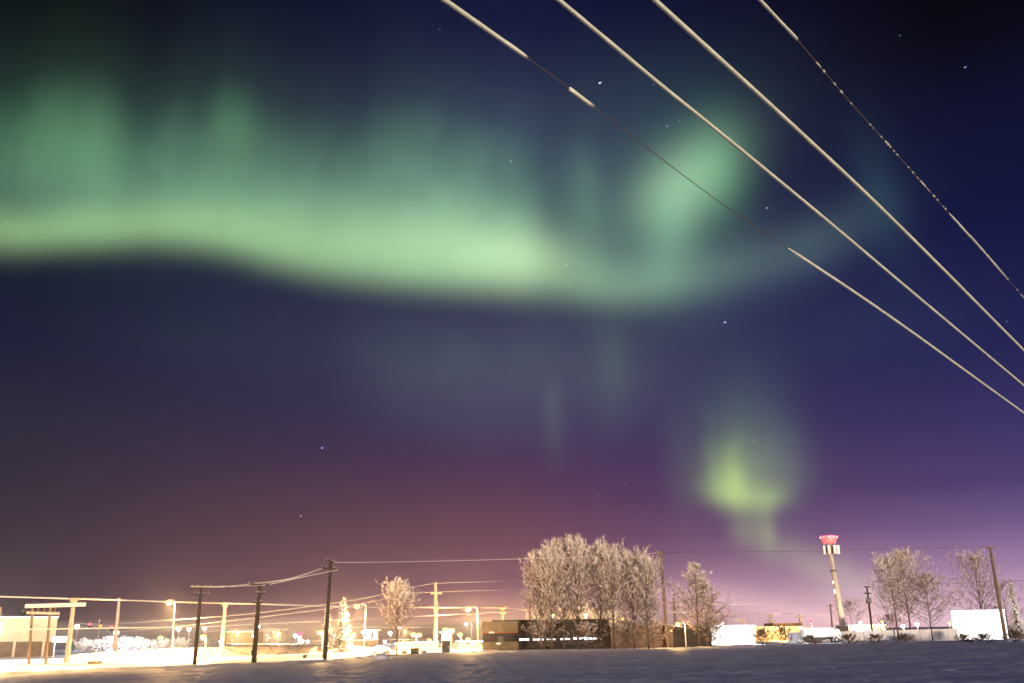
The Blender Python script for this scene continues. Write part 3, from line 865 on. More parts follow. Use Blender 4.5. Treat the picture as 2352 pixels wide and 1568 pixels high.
def spruce(px, ytop, ybase, wpx, label, seed, Y, group=None, frost=.6, mt=None):
    r = random.Random(seed)
    b = at(px, ybase, Y); b.z = 0; t = at(px, ytop, Y); H = t.z; w = wpx * Y / FPX
    th = thing('spruce_tree', label, 'tree', (b.x, Y, 0), group)
    obj('trunk', MB().tube([(b.x, Y, -.1), (b.x, Y, H * .95)], [.02 * H, .01], 7), M_BARK, th)
    gr, fr = MB(), MB()
    nl = 34
    for i in range(nl):
        h = .05 + .95 * i / nl
        rad = w * (1 - h) ** .8 * r.uniform(.75, 1.15) + .12
        for j in range(9):
            a = r.uniform(0, 6.283); p = Vector((b.x, Y, h * H + r.uniform(-.1, .1)))
            d = Vector((math.cos(a), math.sin(a), -.22 + .5 * h)).normalized()
            n = max(3, int(rad / .16))
            for k in range(n):
                u = (k + r.random()) / n; c = p + d * rad * u + Vector((0, 0, -.12 * u * u * rad))
                for side in (-1, 1):
                    s_ = d.cross(Vector((0, 0, 1))) * side * r.uniform(.12, .34) + d * r.uniform(.05, .25) + Vector((0, 0, r.uniform(-.12, .1)))
                    e = v_rand(r) * .09
                    (fr if r.random() < frost * (.3 + .9 * u) else gr).add([c, c + s_ + e, c + s_ * .5 - e * .9], [(0, 1, 2)])
    if frost < .1: gr.add(fr.v, fr.f)
    obj('foliage', gr, M_NEEDLE, th)
    if frost >= .1: obj('frost_tips', fr, mt or M_TWIG, th)
    return th


spruce(749, 1388, 1492, 15, 'narrow frosted spruce half hidden by the tallest dark pole', 71, 150, frost=.75)
spruce(784, 1372, 1492, 24, 'yellow lit frosted spruce right of the tallest dark pole', 72, 152, frost=.75)
spruce(2338, 1330, 1448, 18, 'white frosted spruce cut by the right edge of the view', 73, 205, frost=1.2, mt=M_FROST)
spruce(46, 1390, 1470, 17, 'dark spruce behind the roof of the cream building', 74, 190, frost=.03)


bare_tree(1640, 1425, 1474, 20, 'bare branching shrub in front of the white floodlit warehouse', 57, Y=168, up=.25, nprim=40, frost=.05, low=.03, name='shrub', cat='shrub', trunk_r=.07, tw=.05)

# ------------------------------------------------------------------ lamps
def street_lamp(hx, hy, px, Y, label, kind='sod', power=3000, size=.45, group=None, cat='street lamp', pr=.09, name='street_lamp', drop=.35, base=None):
    em, cl = {'sod': (E_SOD, SODC), 'led': (E_LED, LEDC), 'pink': (E_PINK, (1, .6, .55)), 'red': (E_RED, (1, .1, .1))}[kind]
    h = at(hx, hy, Y); t = at(px, hy, Y); b = Vector((t.x, Y, -.1))
    if base is not None: b = at(base, 1480, Y); b.z = -.1
    th = thing(name, label, cat, (b.x, Y, 0), group)
    top = Vector((t.x, Y, h.z + .12))
    obj('pole', MB().tube([b, top], [pr * 1.3, pr * .8], 8), M_STEEL, th)
    if abs(h.x - t.x) > .2:
        obj('arm', MB().tube([top, Vector(((top.x + h.x) / 2, Y, h.z + size * .42 + .1)), Vector((h.x, Y, h.z + size * .42 + .1))], [pr * .6, pr * .5, pr * .45], 6), M_STEEL, th)
    hd = obj('lamp_head', MB().beam(h + Vector((-size * .6, 0, size * .5 + .04)), h + Vector((size * .6, 0, size * .5 + .04)), size * .5, .12), M_DARKMETAL, th)
    obj('lens', MB().ball(h, size * .78, size * .6, size * .5, 12, 8), em, hd)
    if power:
        lp = h - Vector((0, 0, size * .6 + .1))
        if power > 100000:                # road lantern: strong cut-off beam plus the bare glow of the bowl
            light(th, lp, power, cl, .1, spot=lp - Vector((0, 0.001, 1)), size=160)
            light(th, lp, power * .14, cl, .1)
        else:
            light(th, lp, power, cl, .1)
    return th


SG = 'tall sodium street lamps along the road'
g1 = ground(397, 1512, 0).y; g2 = ground(838, 1496, 0).y; g3 = ground(1098, 1490, 0).y
street_lamp(389, 1382, 402, g1, 'leftmost tall street lamp glowing orange above the floodlit bushes', power=110000, size=.6, group=SG, base=397)
street_lamp(820, 1391, 841, g2, 'tall street lamp glowing orange right of the frosted spruces', power=110000, size=.64, group=SG, base=837)
street_lamp(1076, 1397, 1097, g3, 'tall street lamp glowing orange near the dark building corner', power=110000, size=.64, group=SG, base=1098)
street_lamp(-90, 1372, -110, 92, 'added unseen street lamp left of the view, lighting the road end', power=110000, size=.64, group=SG)  # unseen lamp added beyond the left edge to light the road strip
DS = 'distant sodium lamps across the town lots'
for hx, hy, px, Y, pw, sz, lab in [
    (369, 1464, 381, 210, 3500, .8, 'low orange lamp just left of the first tall street lamp'),
    (467, 1461, 474, 116, 8000, .5, 'large orange lamp beside the foot of the left dark pole'),
    (735, 1450, 743, 122, 8000, .5, 'large orange lamp left of the frosted spruces'),
    (949, 1456, 955, 240, 2500, .95, 'left of a close pair of orange lamps right of the lone tree'),
    (963, 1457, 957, 242, 2500, .85, 'right of a close pair of orange lamps right of the lone tree'),
    (986, 1469, 990, 240, 2500, .7, 'low orange lamp touching the bright yellow pole on its left'),
    (1024, 1445, 1028, 230, 4500, 1.0, 'brightest orange lamp above the yellow lit kiosk'),
    (1038, 1447, 1034, 232, 3500, .9, 'second orange lamp above the yellow lit kiosk'),
    (1057, 1456, 1058, 240, 3000, .85, 'single orange lamp on a post right of the kiosk'),
    (1075, 1467, 1080, 240, 3000, .8, 'low orange lamp left of the dark building wall'),
    (1557, 1432, 1573, 150, 2500, .5, 'orange lamp glowing over the brown wing beside the black shed')]:
    street_lamp(hx, hy, px, Y, lab, power=pw, size=sz, group=DS)
LG = 'distant white lamps across the town lots'
for hx, hy, px, Y, k, pw, sz, lab in [
    (0, 1431, 4, 126, 'led', 10000, .45, 'white lamp cut by the left edge in front of the cream wall'),
    (177, 1437, 178, 220, 'led', 2500, .75, 'white lamp on a thin post right of the first tall yellow pole'),
    (267, 1451, 266, 200, 'led', 3500, .7, 'white lamp glowing beside the second yellow pole'),
    (239, 1472, 240, 260, 'led', 800, .55, 'small low white lamp left of the second yellow pole'),
    (410, 1443, 411, 240, 'led', 2500, .75, 'white lamp right of the first tall street lamp pole'),
    (434, 1444, 435, 250, 'pink', 1500, .75, 'pink red lamp left of the left dark pole'),
    (470, 1443, 471, 250, 'pink', 1500, .75, 'pink white lamp right of the left dark pole'),
    (508, 1472, 509, 260, 'led', 1500, .75, 'low white lamp beside the yellow pole above the snow mound'),
    (592, 1438, 593, 250, 'led', 2000, .75, 'white lamp beside the thick dark pole, upper of two'),
    (583, 1458, 584, 250, 'pink', 1500, .75, 'pinkish lamp beside the thick dark pole, lower of two'),
    (678, 1458, 679, 280, 'led', 1500, .7, 'white lamp left of the lit sign pylon'),
    (695, 1470, 696, 300, 'pink', 800, .65, 'pinkish low lamp right of the lit sign pylon'),
    (707, 1471.5, 708, 300, 'led', 800, .65, 'white low lamp farther right of the lit sign pylon'),
    (789, 1460, 767, 170, 'led', 1500, .5, 'white lamp on a long arm in front of the frosted spruce'),
    (835, 1450, 836, 230, 'led', 1500, .7, 'white lamp beside the second tall street lamp pole'),
    (896, 1452.5, 897, 260, 'led', 900, .65, 'white lamp left of the trunk of the lone frosted tree'),
    (916, 1440, 917, 200, 'pink', 1200, .6, 'pinkish lamp in the crown of the lone frosted tree'),
    (884, 1472, 885, 260, 'pink', 900, .65, 'low pinkish lamp left of the lone frosted tree'),
    (1071, 1432, 1084, 230, 'led', 1200, .55, 'white lamp on a bracket post above the low orange lamp'),
    (1659, 1429.5, 1660, 260, 'pink', 1500, .7, 'pinkish lamp above the white lit wall right of the pointed tree'),
    (1862, 1427, 1863, 330, 'red', 300, .8, 'red lamp above the white lit truck'),
    (1976, 1428, 1977, 300, 'pink', 1500, .8, 'pinkish lamp right of the mast over the bright lot'),
    (2074, 1437, 2075, 230, 'led', 1200, .65, 'white lamp under the right hand trees, left of two'),
    (2106, 1432, 2107, 230, 'pink', 1500, .75, 'pinkish lamp under the right hand trees, right of two'),
    (2180, 1429, 2181, 240, 'sod', 900, .5, 'small yellow lamp at the left corner of the white block building')]:
    street_lamp(hx, hy, px, Y, lab, kind=k, power=pw, size=sz, group=LG, pr=.1)
FG = 'added far sodium lamps brightening the town lots and bushes'  # lamps added to light the dark far ground and the frosted bushes
for hx, hy, px, Y, lab in [
    (545, 1449, 546, 330, 'added far orange lamp above the long white snow mound'),
    (640, 1452, 641, 300, 'added far orange lamp in front of the grey violet block'),
    (812, 1455, 813, 290, 'added far orange lamp above the snowy roofed garage'),
    (760, 1443, 761, 400, 'added far orange lamp between the two frosted spruces'),
    (930, 1446, 931, 420, 'added far orange lamp right of the lone frosted tree trunk'),
    (1125, 1432, 1126, 330, 'added far orange lamp just over the roof of the dark building'),
    (1270, 1411, 1271, 188, 'added far orange lamp behind the left big trees'),
    (1345, 1409, 1346, 188, 'added far orange lamp behind the middle of the big trees'),
    (1430, 1420, 1431, 188, 'added far orange lamp behind the right big trees'),
    (1935, 1425, 1936, 330, 'added far orange lamp behind the foot of the mast'),
    (2025, 1427, 2026, 330, 'added far orange lamp above the right end of the lit shop')]:
    pw_far = 26000 if Y > 250 else 16000
    street_lamp(hx, hy, px, Y, lab, power=pw_far, size=.8 if Y > 250 else .45, group=FG, pr=.1)
# unlit lamp on the right
Yu = 210
u0 = at(1709, 1421, Yu); ul = thing('street_lamp', 'unlit pale street lamp with angled arm against the white lit wall', 'street lamp', (u0.x, Yu, 0))
obj('pole', MB().tube([(u0.x, Yu, -.1), u0], [.2, .14], 8), M_FROSTWOOD, ul)
obj('arm', MB().beam(u0, at(1686, 1423.5, Yu), .2, .2), M_FROSTWOOD, ul)
obj('brace', MB().beam(at(1709, 1430, Yu), at(1696, 1424, Yu), .15, .15), M_FROSTWOOD, ul)
obj('lamp_head', MB().ball(at(1685, 1424, Yu), .5, .2, .16), M_STEEL, ul)

# traffic signals on a mast arm
Yt = 230
t0 = at(229, 1421, Yt); ts = thing('traffic_signal', 'traffic signal mast with red lights on a long arm between the yellow poles', 'traffic light', (t0.x, Yt, 0))
obj('pole', MB().tube([(t0.x, Yt, -.1), t0], [.28, .2], 8), M_FROSTWOOD, ts)
obj('mast_arm', MB().beam(at(180, 1430, Yt - .3), at(305, 1441, Yt - .3), .16, .16), M_FROSTWOOD, ts)
for x, y in ((207, 1434), (256, 1440)):
    c = at(x, y, Yt - .8)
    hd = obj('signal_head', MB().box((c.x - .35, c.y - .15, c.z - .9), (c.x + .35, c.y + .25, c.z + .5)), M_DARKMETAL, ts)
    obj('red_lens', MB().ball((c.x, c.y - .2, c.z + .15), .42, .12, .3), E_RED, hd)
c = at(232, 1436, Yt - .8)
hd = obj('signal_head', MB().box((c.x - .35, c.y - .15, c.z - .5), (c.x + .35, c.y + .25, c.z + .9)), M_DARKMETAL, ts)
obj('amber_lens', MB().ball((c.x, c.y - .2, c.z), .32, .12, .3), emit('amber_glow', (1, .4, .05), 2), hd)

# ------------------------------------------------------------------ cell mast
Yz = 240
tb, tt = at(1940, 1460, Yz), at(1908, 1272, Yz); tb.z = 0
mast = thing('cell_mast', 'tall tapered telecom mast with a red lit top platform', 'mast', tb)
obj('column', MB().tube([tb, tb.lerp(tt, .5), tt], [.72, .62, .52], 14), mat('mast_paint', (.62, .55, .46), .6, .12, .8), mast)
c = tb.lerp(tt, .8); obj('flange', MB().tube([c - Vector((0, 0, .15)), c + Vector((0, 0, .15))], [.72, .72], 14), M_DARKMETAL, mast)
lv = MB()
for sx in (-.2, .2): lv.tube([tb + Vector((sx, -.85, .5)), tt + Vector((sx, -.68, 0))], .035, 5)
obj('ladder', lv, M_DARKMETAL, mast)
for zz, hh_ in ((.55, .5), (.66, .35)):
    c = tb.lerp(tt, zz) + Vector((-.75, -.3, 0))
    obj('equipment_box', MB().box((c.x - .25, c.y - .25, c.z - hh_), (c.x + .25, c.y + .25, c.z + hh_)), M_STEEL, mast)
c = at(1909, 1262, Yz)
dr = obj('antenna_platform', MB().tube([c - Vector((0, 0, .9)), c + Vector((0, 0, .9))], [1.25, 1.25], 12), M_BROWN, mast)
for k in range(8):
    a = k * math.pi / 4 + .2
    p = c + Vector((math.cos(a) * 1.75, math.sin(a) * 1.75, 0))
    obj('antenna_panel', MB().box((p.x - .32, p.y - .12, p.z - 1.0), (p.x + .32, p.y + .12, p.z + 1.05)), M_WHITE, dr)
c2 = at(1907, 1249, Yz)
obj('neck', MB().tube([c + Vector((0, 0, .9)), c2], [.5, .5], 10), M_BROWN, mast)
c3 = at(1904, 1239, Yz)
tp_ = obj('top_platform', MB().tube([c3 - Vector((0, 0, .9)), c3 - Vector((0, 0, .3)), c3 + Vector((0, 0, .85))], [1.5, 1.75, 2.05], 14), emit('red_glow_steel', (.95, .16, .17), .8), mast)  # platform emits red itself, in place of red light falling on it
ring = []
for k in range(15):
    a = 2 * math.pi * k / 14; ring.append(c3 + Vector((math.cos(a) * 2.1, math.sin(a) * 2.1, .75)))
obj('rail', MB().tube(ring, .16, 6), E_RED, tp_)  # rail is emissive as well, standing in for red light
for k in range(10):
    a = 2 * math.pi * k / 10
    p = c3 + Vector((math.cos(a) * 2.05, math.sin(a) * 2.05, .6))
    obj('beacon', MB().ball(p, .17, .17, .2, 8, 6), emit('beacon_glow', (1.0, .35, .28), 4), tp_)
light(mast, c3 + Vector((0, -2.6, 1.0)), 500, (1, .25, .2), .3)

# ------------------------------------------------------------------ buildings
def box_px(x0, y0, x1, y1, Y, depth, zb=None):
    a = at(x0, y1, Y); b = at(x1, y0, Y)
    return (a.x, Y, a.z if zb is None else zb), (b.x, Y + depth, b.z)


# cream building at far left
Yb_ = 150
p0, p1 = box_px(-60, 1417, 134, 1490, Yb_, 14, -.1)
cb = thing('cream_building', 'cream flat roofed building at the far left behind the pole frame', 'building', ((p0[0] + p1[0]) / 2, Yb_, 0))
obj('wall', MB().box(p0, p1), M_CREAM, cb)
obj('roof', MB().box((p0[0] - .2, p0[1] - .2, p1[2]), (p1[0] + .2, p1[1] + .2, p1[2] + .25)), M_SNOW, cb)
a, b = box_px(-60, 1393, 34, 1414, Yb_ + 4, 8, p1[2] + .25)
obj('roof_block', MB().box(a, b), mat('tan_block', (.36, .27, .18), .9, .15, 1), cb)
for x0, x1 in ((-20, 30), (34, 66), (70, 98), (102, 126)):
    a, b = box_px(x0, 1472, x1, 1488, Yb_ - .12, .1)
    a = (a[0], a[1], .0)
    dr = obj('garage_door', MB().box(a, b), M_BROWN, cb)
    obj('door_rib', MB().box((a[0], a[1] - .04, (a[2] + b[2]) / 2 - .03), (b[0], a[1], (a[2] + b[2]) / 2 + .03)), M_TANWALL, dr)
a, b = box_px(118, 1461, 162, 1472, 140, .5)
sg = thing('lit_canopy_sign', 'yellow white glowing sign box at the corner of the cream building', 'sign', ((a[0] + b[0]) / 2, 140, 0))
obj('panel', MB().box(a, b), E_SIGN, sg)
obj('frame', MB().box((a[0] - .08, a[1] + .1, a[2] - .1), (b[0] + .08, a[1] + .42, b[2] + .1)), M_STEEL, sg)
for xx in (a[0] + .4, b[0] - .4): obj('post', MB().tube([(xx, 140.25, -.1), (xx, 140.25, a[2])], .08, 8), M_STEEL, sg)
light(sg, ((a[0] + b[0]) / 2, 139, a[2] - .3), 300, (1, .9, .65), .3)

yaw_c = math.atan2((p0[0] + p1[0]) / 2, Yb_); cb.rotation_euler = (0, 0, -yaw_c); cb.scale = (math.cos(yaw_c), 1, 1)

# dark flat building in the middle
Yd_ = 154
lb = thing('dark_building', 'dark flat roofed building with banded front and a strip of lit windows', 'building', (at(1250, 1480, Yd_).x, Yd_, 0))
a, b = box_px(1108, 1425, 1190, 1490, Yd_, 12, -.1)
zt = b[2]
z1 = at(1150, 1450, Yd_).z; z2 = at(1150, 1453, Yd_).z; z3 = at(1150, 1473, Yd_).z
obj('lower_wall', MB().box((a[0], Yd_, -.1), (b[0], Yd_ + 12, z3)), M_TANWALL, lb)
obj('glazing_band', MB().box((a[0] + .02, Yd_ + .25, z3), (b[0] - .02, Yd_ + 11.8, z2)), M_BLACKWALL, lb)
obj('trim', MB().box((a[0], Yd_ - .02, z2), (b[0], Yd_ + 12, z1)), M_TRIM, lb)
obj('fascia', MB().box((a[0], Yd_ - .05, z1), (b[0], Yd_ + 12, zt)), M_TANWALL, lb)
c, d = box_px(1143, 1460, 1156, 1473, Yd_ + .12, .1)
dr = obj('door', MB().box((c[0], c[1], 0.25), d), mat('grey_door', (.10, .085, .07), .7), lb)
obj('handle', MB().box((d[0] - .14, c[1] - .06, 1.1), (d[0] - .08, c[1] - .005, 1.25)), M_STEEL, dr)
c, d = box_px(1140, 1474.5, 1150, 1479, Yd_ - .08, .06)
obj('sign_plate', MB().box(c, d), M_WHITE, lb)
c, d = box_px(1123, 1450, 1135, 1452.5, Yd_ - .25, .2)
obj('wall_lamp', MB().box(c, d), emit('dim_lamp', (1, .8, .5), 1.0), lb)
# wing
c, d = box_px(1190, 1422, 1398, 1486, Yd_ + 1.5, 12, -.1)
obj('wing_wall', MB().box((b[0], c[1], -.1), d), M_BLACKWALL, lb)
obj('roof', MB().box((a[0] + 1.5, Yd_ + 1.2, d[2]), (d[0] + .3, Yd_ + 13.8, d[2] + .16)), mat('tar_roof', (.03, .03, .03), .9), lb)
for x0, x1, y0, y1 in [(1193, 1215, 1465, 1470), (1224, 1248, 1465.3, 1469.5), (1256, 1276, 1465.5, 1468.5), (1287, 1309, 1464.5, 1468.3), (1317, 1340, 1462.5, 1467), (1342, 1349, 1461, 1468.5), (1351, 1360, 1463, 1467), (1362, 1371, 1463.5, 1467)]:
    e, f = box_px(x0, y0, x1, y1, Yd_ + 1.5 - .06, .05)
    wn = obj('window', MB().box((e[0] - .06, e[1], e[2] - .06), (f[0] + .06, e[1] + .06, f[2] + .06)), M_DARKMETAL, lb)
    obj('pane', MB().box((e[0], e[1] - .03, e[2]), (f[0], e[1] - .005, f[2])), E_WIN, wn)
# lower brown wing
c, d = box_px(1398, 1436, 1545, 1485, Yd_ + 4, 10, -.1)
bw = thing('brown_annex', 'low brown annex with snowy roof edge at the right of the dark building', 'building', ((c[0] + d[0]) / 2, Yd_ + 4, 0))
obj('wall', MB().box((c[0] + .35, c[1], c[2]), d), mat('brown_wall', (.11, .075, .062), .85, .25, .7), bw)
obj('roof', MB().box((c[0] + .35, c[1] - .3, d[2]), (d[0] + .2, d[1] + .3, d[2] + .18)), M_BLOCK, bw)
# black shed
c, d = box_px(1548, 1437, 1632, 1477, 160, 7, -.1)
sh = thing('black_shed', 'black shed under the pointed tree with a small orange panel', 'shed', ((c[0] + d[0]) / 2, 160, 0))
obj('wall', MB().box(c, d), M_BLACKWALL, sh)
obj('roof', MB().prism([(c[0] - .3, d[2]), (d[0] + .3, d[2]), (d[0] + .1, d[2] + .25), (c[0] - .1, d[2] + .25)], 159.7, 167.3), M_DARKMETAL, sh)
e, f = box_px(1621, 1463, 1629, 1470, 159.9, .05)
obj('panel', MB().box(e, f), M_TRIM, sh)

# white lit wall right of the pointed tree
c, d = box_px(1612, 1437, 1733, 1474, 176, 10, -.1)
wb = thing('white_warehouse', 'floodlit white low warehouse behind bare branches, blown out by light', 'building', ((c[0] + d[0]) / 2, 176, 0))
obj('wall', MB().box(c, d), M_WHITE, wb)
obj('roof', MB().box((c[0] - .2, c[1] - .3, d[2]), (d[0] + .2, d[1] + .3, d[2] + .22)), M_SNOW, wb)
for xx in (1672, 1708):  # wall lamps added to blow out the white wall
    e = at(xx, 1441, 175.5)
    wl = obj('wall_lamp', MB().box((e.x - .25, e.y - .25, e.z - .12), (e.x + .25, e.y + .45, e.z + .15)), M_STEEL, wb)
    obj('lens', MB().ball((e.x, e.y - .1, e.z - .2), .22, .2, .12), E_LED, wl)
    light(wb, (e.x, e.y - 2.2, e.z - .5), 1500, (1, .95, .9), .2)
# yellow wall with brown roof
c, d = box_px(1735, 1437, 1850, 1452, 215, 12, -.1)
yb = thing('yellow_shop', 'long yellow lit low building with brown roof strip above the dark shrub', 'building', ((c[0] + d[0]) / 2, 215, 0))
obj('wall', MB().box(c, d), mat('yellow_wall', (.60, .50, .34), .8, .1, .5), yb)
e, f = box_px(1776, 1429, 1843, 1437, 217, 8, d[2])
obj('roof', MB().box(e, f), M_ROOFB, yb)
obj('fascia', MB().box((c[0] - .2, c[1] - .25, d[2] - .25), (d[0] + .2, c[1] - .01, d[2] + .1)), M_FROSTWOOD, yb)
e = at(1785, 1440, 214)
wl = obj('wall_lamp', MB().box((e.x - .3, e.y - .25, e.z - .12), (e.x + .3, e.y + .9, e.z + .1)), M_STEEL, yb)  # lamp added to brighten the yellow wall
obj('lens', MB().ball((e.x, e.y - .1, e.z - .2), .25, .2, .14), E_SOD, wl)
light(yb, (e.x, e.y - 5.0, e.z - .6), 6000, SODC, .2)


# white box truck
def box_truck():
    Y = 180
    a, b = box_px(1848, 1440, 1914, 1466, Y, 2.6)
    th = thing('box_truck', 'white box truck glaring in floodlight below the mast', 'truck', ((a[0] + b[0]) / 2, Y, 0))
    obj('cargo_box', MB().box((a[0], Y, .95), b), M_WHITE, th)
    c, d = box_px(1915, 1443, 1930, 1467, Y, 2.4)
    x0, x1, zt_ = c[0], d[0], d[2]
    cab = obj('cab', MB().prism([(x0, .55), (x1 + .05, .55), (x1 + .05, 1.45), (x1 - .25, zt_), (x0, zt_)], Y + .05, Y + 2.35), M_WHITE, th)
    obj('side_window', MB().prism([(x0 + .5, 1.5), (x1 - .12, 1.5), (x1 - .32, zt_ - .2), (x0 + .5, zt_ - .2)], Y + .02, Y + .045), M_GLASSD, cab)
    obj('bumper', MB().box((x1 - .02, Y + .1, .45), (x1 + .16, Y + 2.3, .75)), M_DARKMETAL, th)
    obj('chassis', MB().box((a[0] + .1, Y + .4, .6), (x1 - .1, Y + 2.1, .93)), M_DARKMETAL, th)
    for xx in (a[0] + 1.0, x0 + .55):
        for yy in (Y + .05, Y + 2.1):
            w = obj('wheel', MB().tube([(xx, yy, .45), (xx, yy + .28, .45)], [.45, .45], 16), M_RUBBER, th)
            obj('rim', MB().tube([(xx, yy - .02, .45), (xx, yy + .02, .45)], [.24, .24], 12), M_STEEL, w)
    return th


box_truck()
# floodlight post added to overexpose the white truck
e = at(1884, 1420, 168); fl = thing('floodlight', 'added white floodlight post that lights the box truck', 'floodlight', (at(1838, 1440, 168).x, 168, 0))
fx = at(1838, 1440, 168)
obj('pole', MB().tube([(fx.x, 168, -.1), (fx.x, 168, fx.z)], [.09, .07], 8), M_STEEL, fl)
hd = obj('lamp_head', MB().beam(Vector((fx.x - .3, 168, fx.z + .1)), Vector((fx.x + .3, 168, fx.z + .1)), .4, .25), M_STEEL, fl)
obj('lens', MB().ball((fx.x + .15, 168, fx.z - .1), .3, .25, .15), E_LED, hd)
light(fl, (fx.x + .4, 168, fx.z - .1), 11000, (.95, .97, 1), .2, spot=at(1900, 1452, 180), size=85)

# long pale wall
c, d = box_px(1812, 1452, 2200, 1469, 186, .35, -.1)
pw = thing('boundary_wall', 'long pale lavender wall between the truck and the white block building', 'wall', ((c[0] + d[0]) / 2, 186, 0))
for k in range(18):
    x0 = c[0] + (d[0] - c[0]) * k / 18; x1 = c[0] + (d[0] - c[0]) * (k + 1) / 18 - .06
    zt_ = at(1812 + (2200 - 1812) * k / 18, 1451.5 - .024 * (388 * k / 18), 186).z
    obj('panel', MB().box((x0, 186, -.1), (x1, 186.3, zt_)), M_LAVWALL, pw)
# bright lot building behind the wall
c, d = box_px(1950, 1436, 2034, 1450, 235, 9, -.1)
gb = thing('lit_shop', 'overexposed yellow white shop front behind the pale wall right of the mast', 'building', ((c[0] + d[0]) / 2, 235, 0))
obj('wall', MB().box(c, d), M_CREAM, gb)
obj('roof', MB().box((c[0] - .2, c[1] - .5, d[2]), (d[0] + .2, d[1], d[2] + .3)), M_SNOW, gb)
for xx in (1972, 2008):
    e = at(xx, 1440, 234.4); obj('wall_lamp', MB().ball(e, .6, .3, .3), E_SOD, gb)
    light(gb, (e.x, e.y - 3, e.z - .4), 3200, (1, .85, .55), .2)

# white block building at right
Yw = 196
bl, brr, tl, tr_ = at(2200, 1466, Yw), at(2310, 1458, Yw), at(2186, 1403, Yw), at(2299, 1399.5, Yw)
wx0, wx1, wz = (bl.x + tl.x) / 2, (brr.x + tr_.x) / 2, (tl.z + tr_.z) / 2
ww = thing('white_block_building', 'bright floodlit white block building with one small grey window', 'building', ((wx0 + wx1) / 2, Yw, 0))
obj('wall', MB().box((wx0, Yw, -.1), (wx1, Yw + 8, wz)), M_WHITE, ww)
obj('roof', MB().box((wx0 - .08, Yw - .08, wz), (wx1 + .08, Yw + 8.08, wz + .1)), M_SNOW, ww)
for k in range(1, 9):
    xx = wx0 + (wx1 - wx0) * k / 9
    obj('siding_seam', MB().box((xx - .03, Yw - .03, 0), (xx + .03, Yw - .002, wz - .15)), M_WHITE, ww)
obj('base_trim', MB().box((wx0 - .02, Yw - .1, -.1), (wx1 + .02, Yw - .035, .35)), M_LAVWALL, ww)
e, f = box_px(2283, 1424.5, 2291, 1438, Yw - .05, .04)
wn = obj('window', MB().box((e[0] - .06, e[1], e[2] - .06), (f[0] + .06, e[1] + .045, f[2] + .06)), M_WHITE, ww)
obj('pane', MB().box((e[0], e[1] - .02, e[2]), (f[0], e[1] - .005, f[2])), mat('grey_pane', (.25, .24, .27), .3), wn)
c = at(2289, 1400, Ym)
yaw_w = math.atan2((wx0 + wx1) / 2, Yw)
ww.rotation_euler = (0, 0, -yaw_w)
fl2 = obj('floodlight', MB().beam(c + Vector((-.5, -.3, .5)), c + Vector((.05, -.3, .5)), .5, .35), M_DARKMETAL, pole_m)  # fixture added to the pole as a source for the overexposed white block
ctr = Vector(((wx0 + wx1) / 2 - .6, Yw, wz * .5))
light(pole_m, c + Vector((-.9, .2, .3)), 20000, (1.0, .97, .97), .15, spot=ctr, size=60)

# snowy lots beyond, town blocks in the distance
def town_block(x0, x1, ytop, Y, label, mt, depth=12, wins=(), roof=None):
    c, d = box_px(x0, ytop, x1, 1470, Y, depth, -.1)
    th = thing('town_building', label, 'building', ((c[0] + d[0]) / 2, Y, 0))
    obj('wall', MB().box(c, d), mt, th)
    obj('roof', MB().box((c[0] - .2, c[1] - .2, d[2]), (d[0] + .2, d[1] + .2, d[2] + .25)), roof or M_SNOW, th)
    for wx0_, wy0, wx1_, wy1 in wins:
        e, f = box_px(wx0_, wy0, wx1_, wy1, Y - .1, .08)
        wn = obj('window', MB().box((e[0] - .08, e[1], e[2] - .08), (f[0] + .08, e[1] + .09, f[2] + .08)), M_DARKMETAL, th)
        obj('pane', MB().box((e[0], e[1] - .04, e[2]), (f[0], e[1] - .005, f[2])), E_WARMWIN, wn)
    return th


town_block(604, 645, 1446, 330, 'grey violet block with a few lit windows right of the thick dark pole', M_GREY,
           wins=[(626, 1449, 632, 1451), (611, 1456, 617, 1459), (613, 1463, 621, 1465.5), (611, 1468, 616, 1470), (630, 1463.5, 634, 1465)])
town_block(520, 585, 1450, 340, 'dim brown block behind the white snow mound', M_BROWN, wins=[(456 + 75, 1468, 536, 1470)])
town_block(811, 848, 1470, 200, 'low snowy roofed garage right of the frosted spruces', M_CREAM)
town_block(909, 992, 1477, 160, 'long low cream wall building between the lone tree and the yellow pole', M_CREAM)
town_block(1050, 1107, 1474, 165, 'low orange brown building left of the dark building', mat('rust_wall', (.30, .18, .09), .8, .2, 1), wins=[(1060, 1473.5 + 3, 1068, 1480), (1080, 1477, 1090, 1480)])
c, d = box_px(1014, 1453, 1037, 1470, 190, 4, -.1)
ki = thing('kiosk', 'small yellow lit kiosk above the dark cabinet', 'kiosk', ((c[0] + d[0]) / 2, 190, 0))
obj('wall', MB().box(c, d), M_CREAM, ki); obj('roof', MB().box((c[0] - .4, 189.4, d[2]), (d[0] + .4, 194.4, d[2] + .3)), M_SNOW, ki)
obj('lit_front', MB().box((c[0] + .15, 189.94, 1.0), (d[0] - .15, 189.98, d[2] - .15)), E_SIGN, ki)
light(ki, ((c[0] + d[0]) / 2, 188, 2.2), 1200, (1, .85, .5), .2)
# lit sign pylon
a, b = box_px(683, 1459, 692, 1486, 240, .6, -.1)
sp_ = thing('sign_pylon', 'white glowing sign pylon with a red light on top', 'sign', ((a[0] + b[0]) / 2, 240, 0))
obj('panel', MB().box((a[0], a[1], .6), b), emit('pylon_glow', (.95, 1.0, .85), 1.1), sp_)
obj('post', MB().box((a[0] + .25, a[1] + .15, -.1), (b[0] - .25, a[1] + .45, .6)), M_STEEL, sp_)
obj('red_light', MB().ball(at(689, 1455, 240.3), .75, .5, .45), E_RED, sp_)
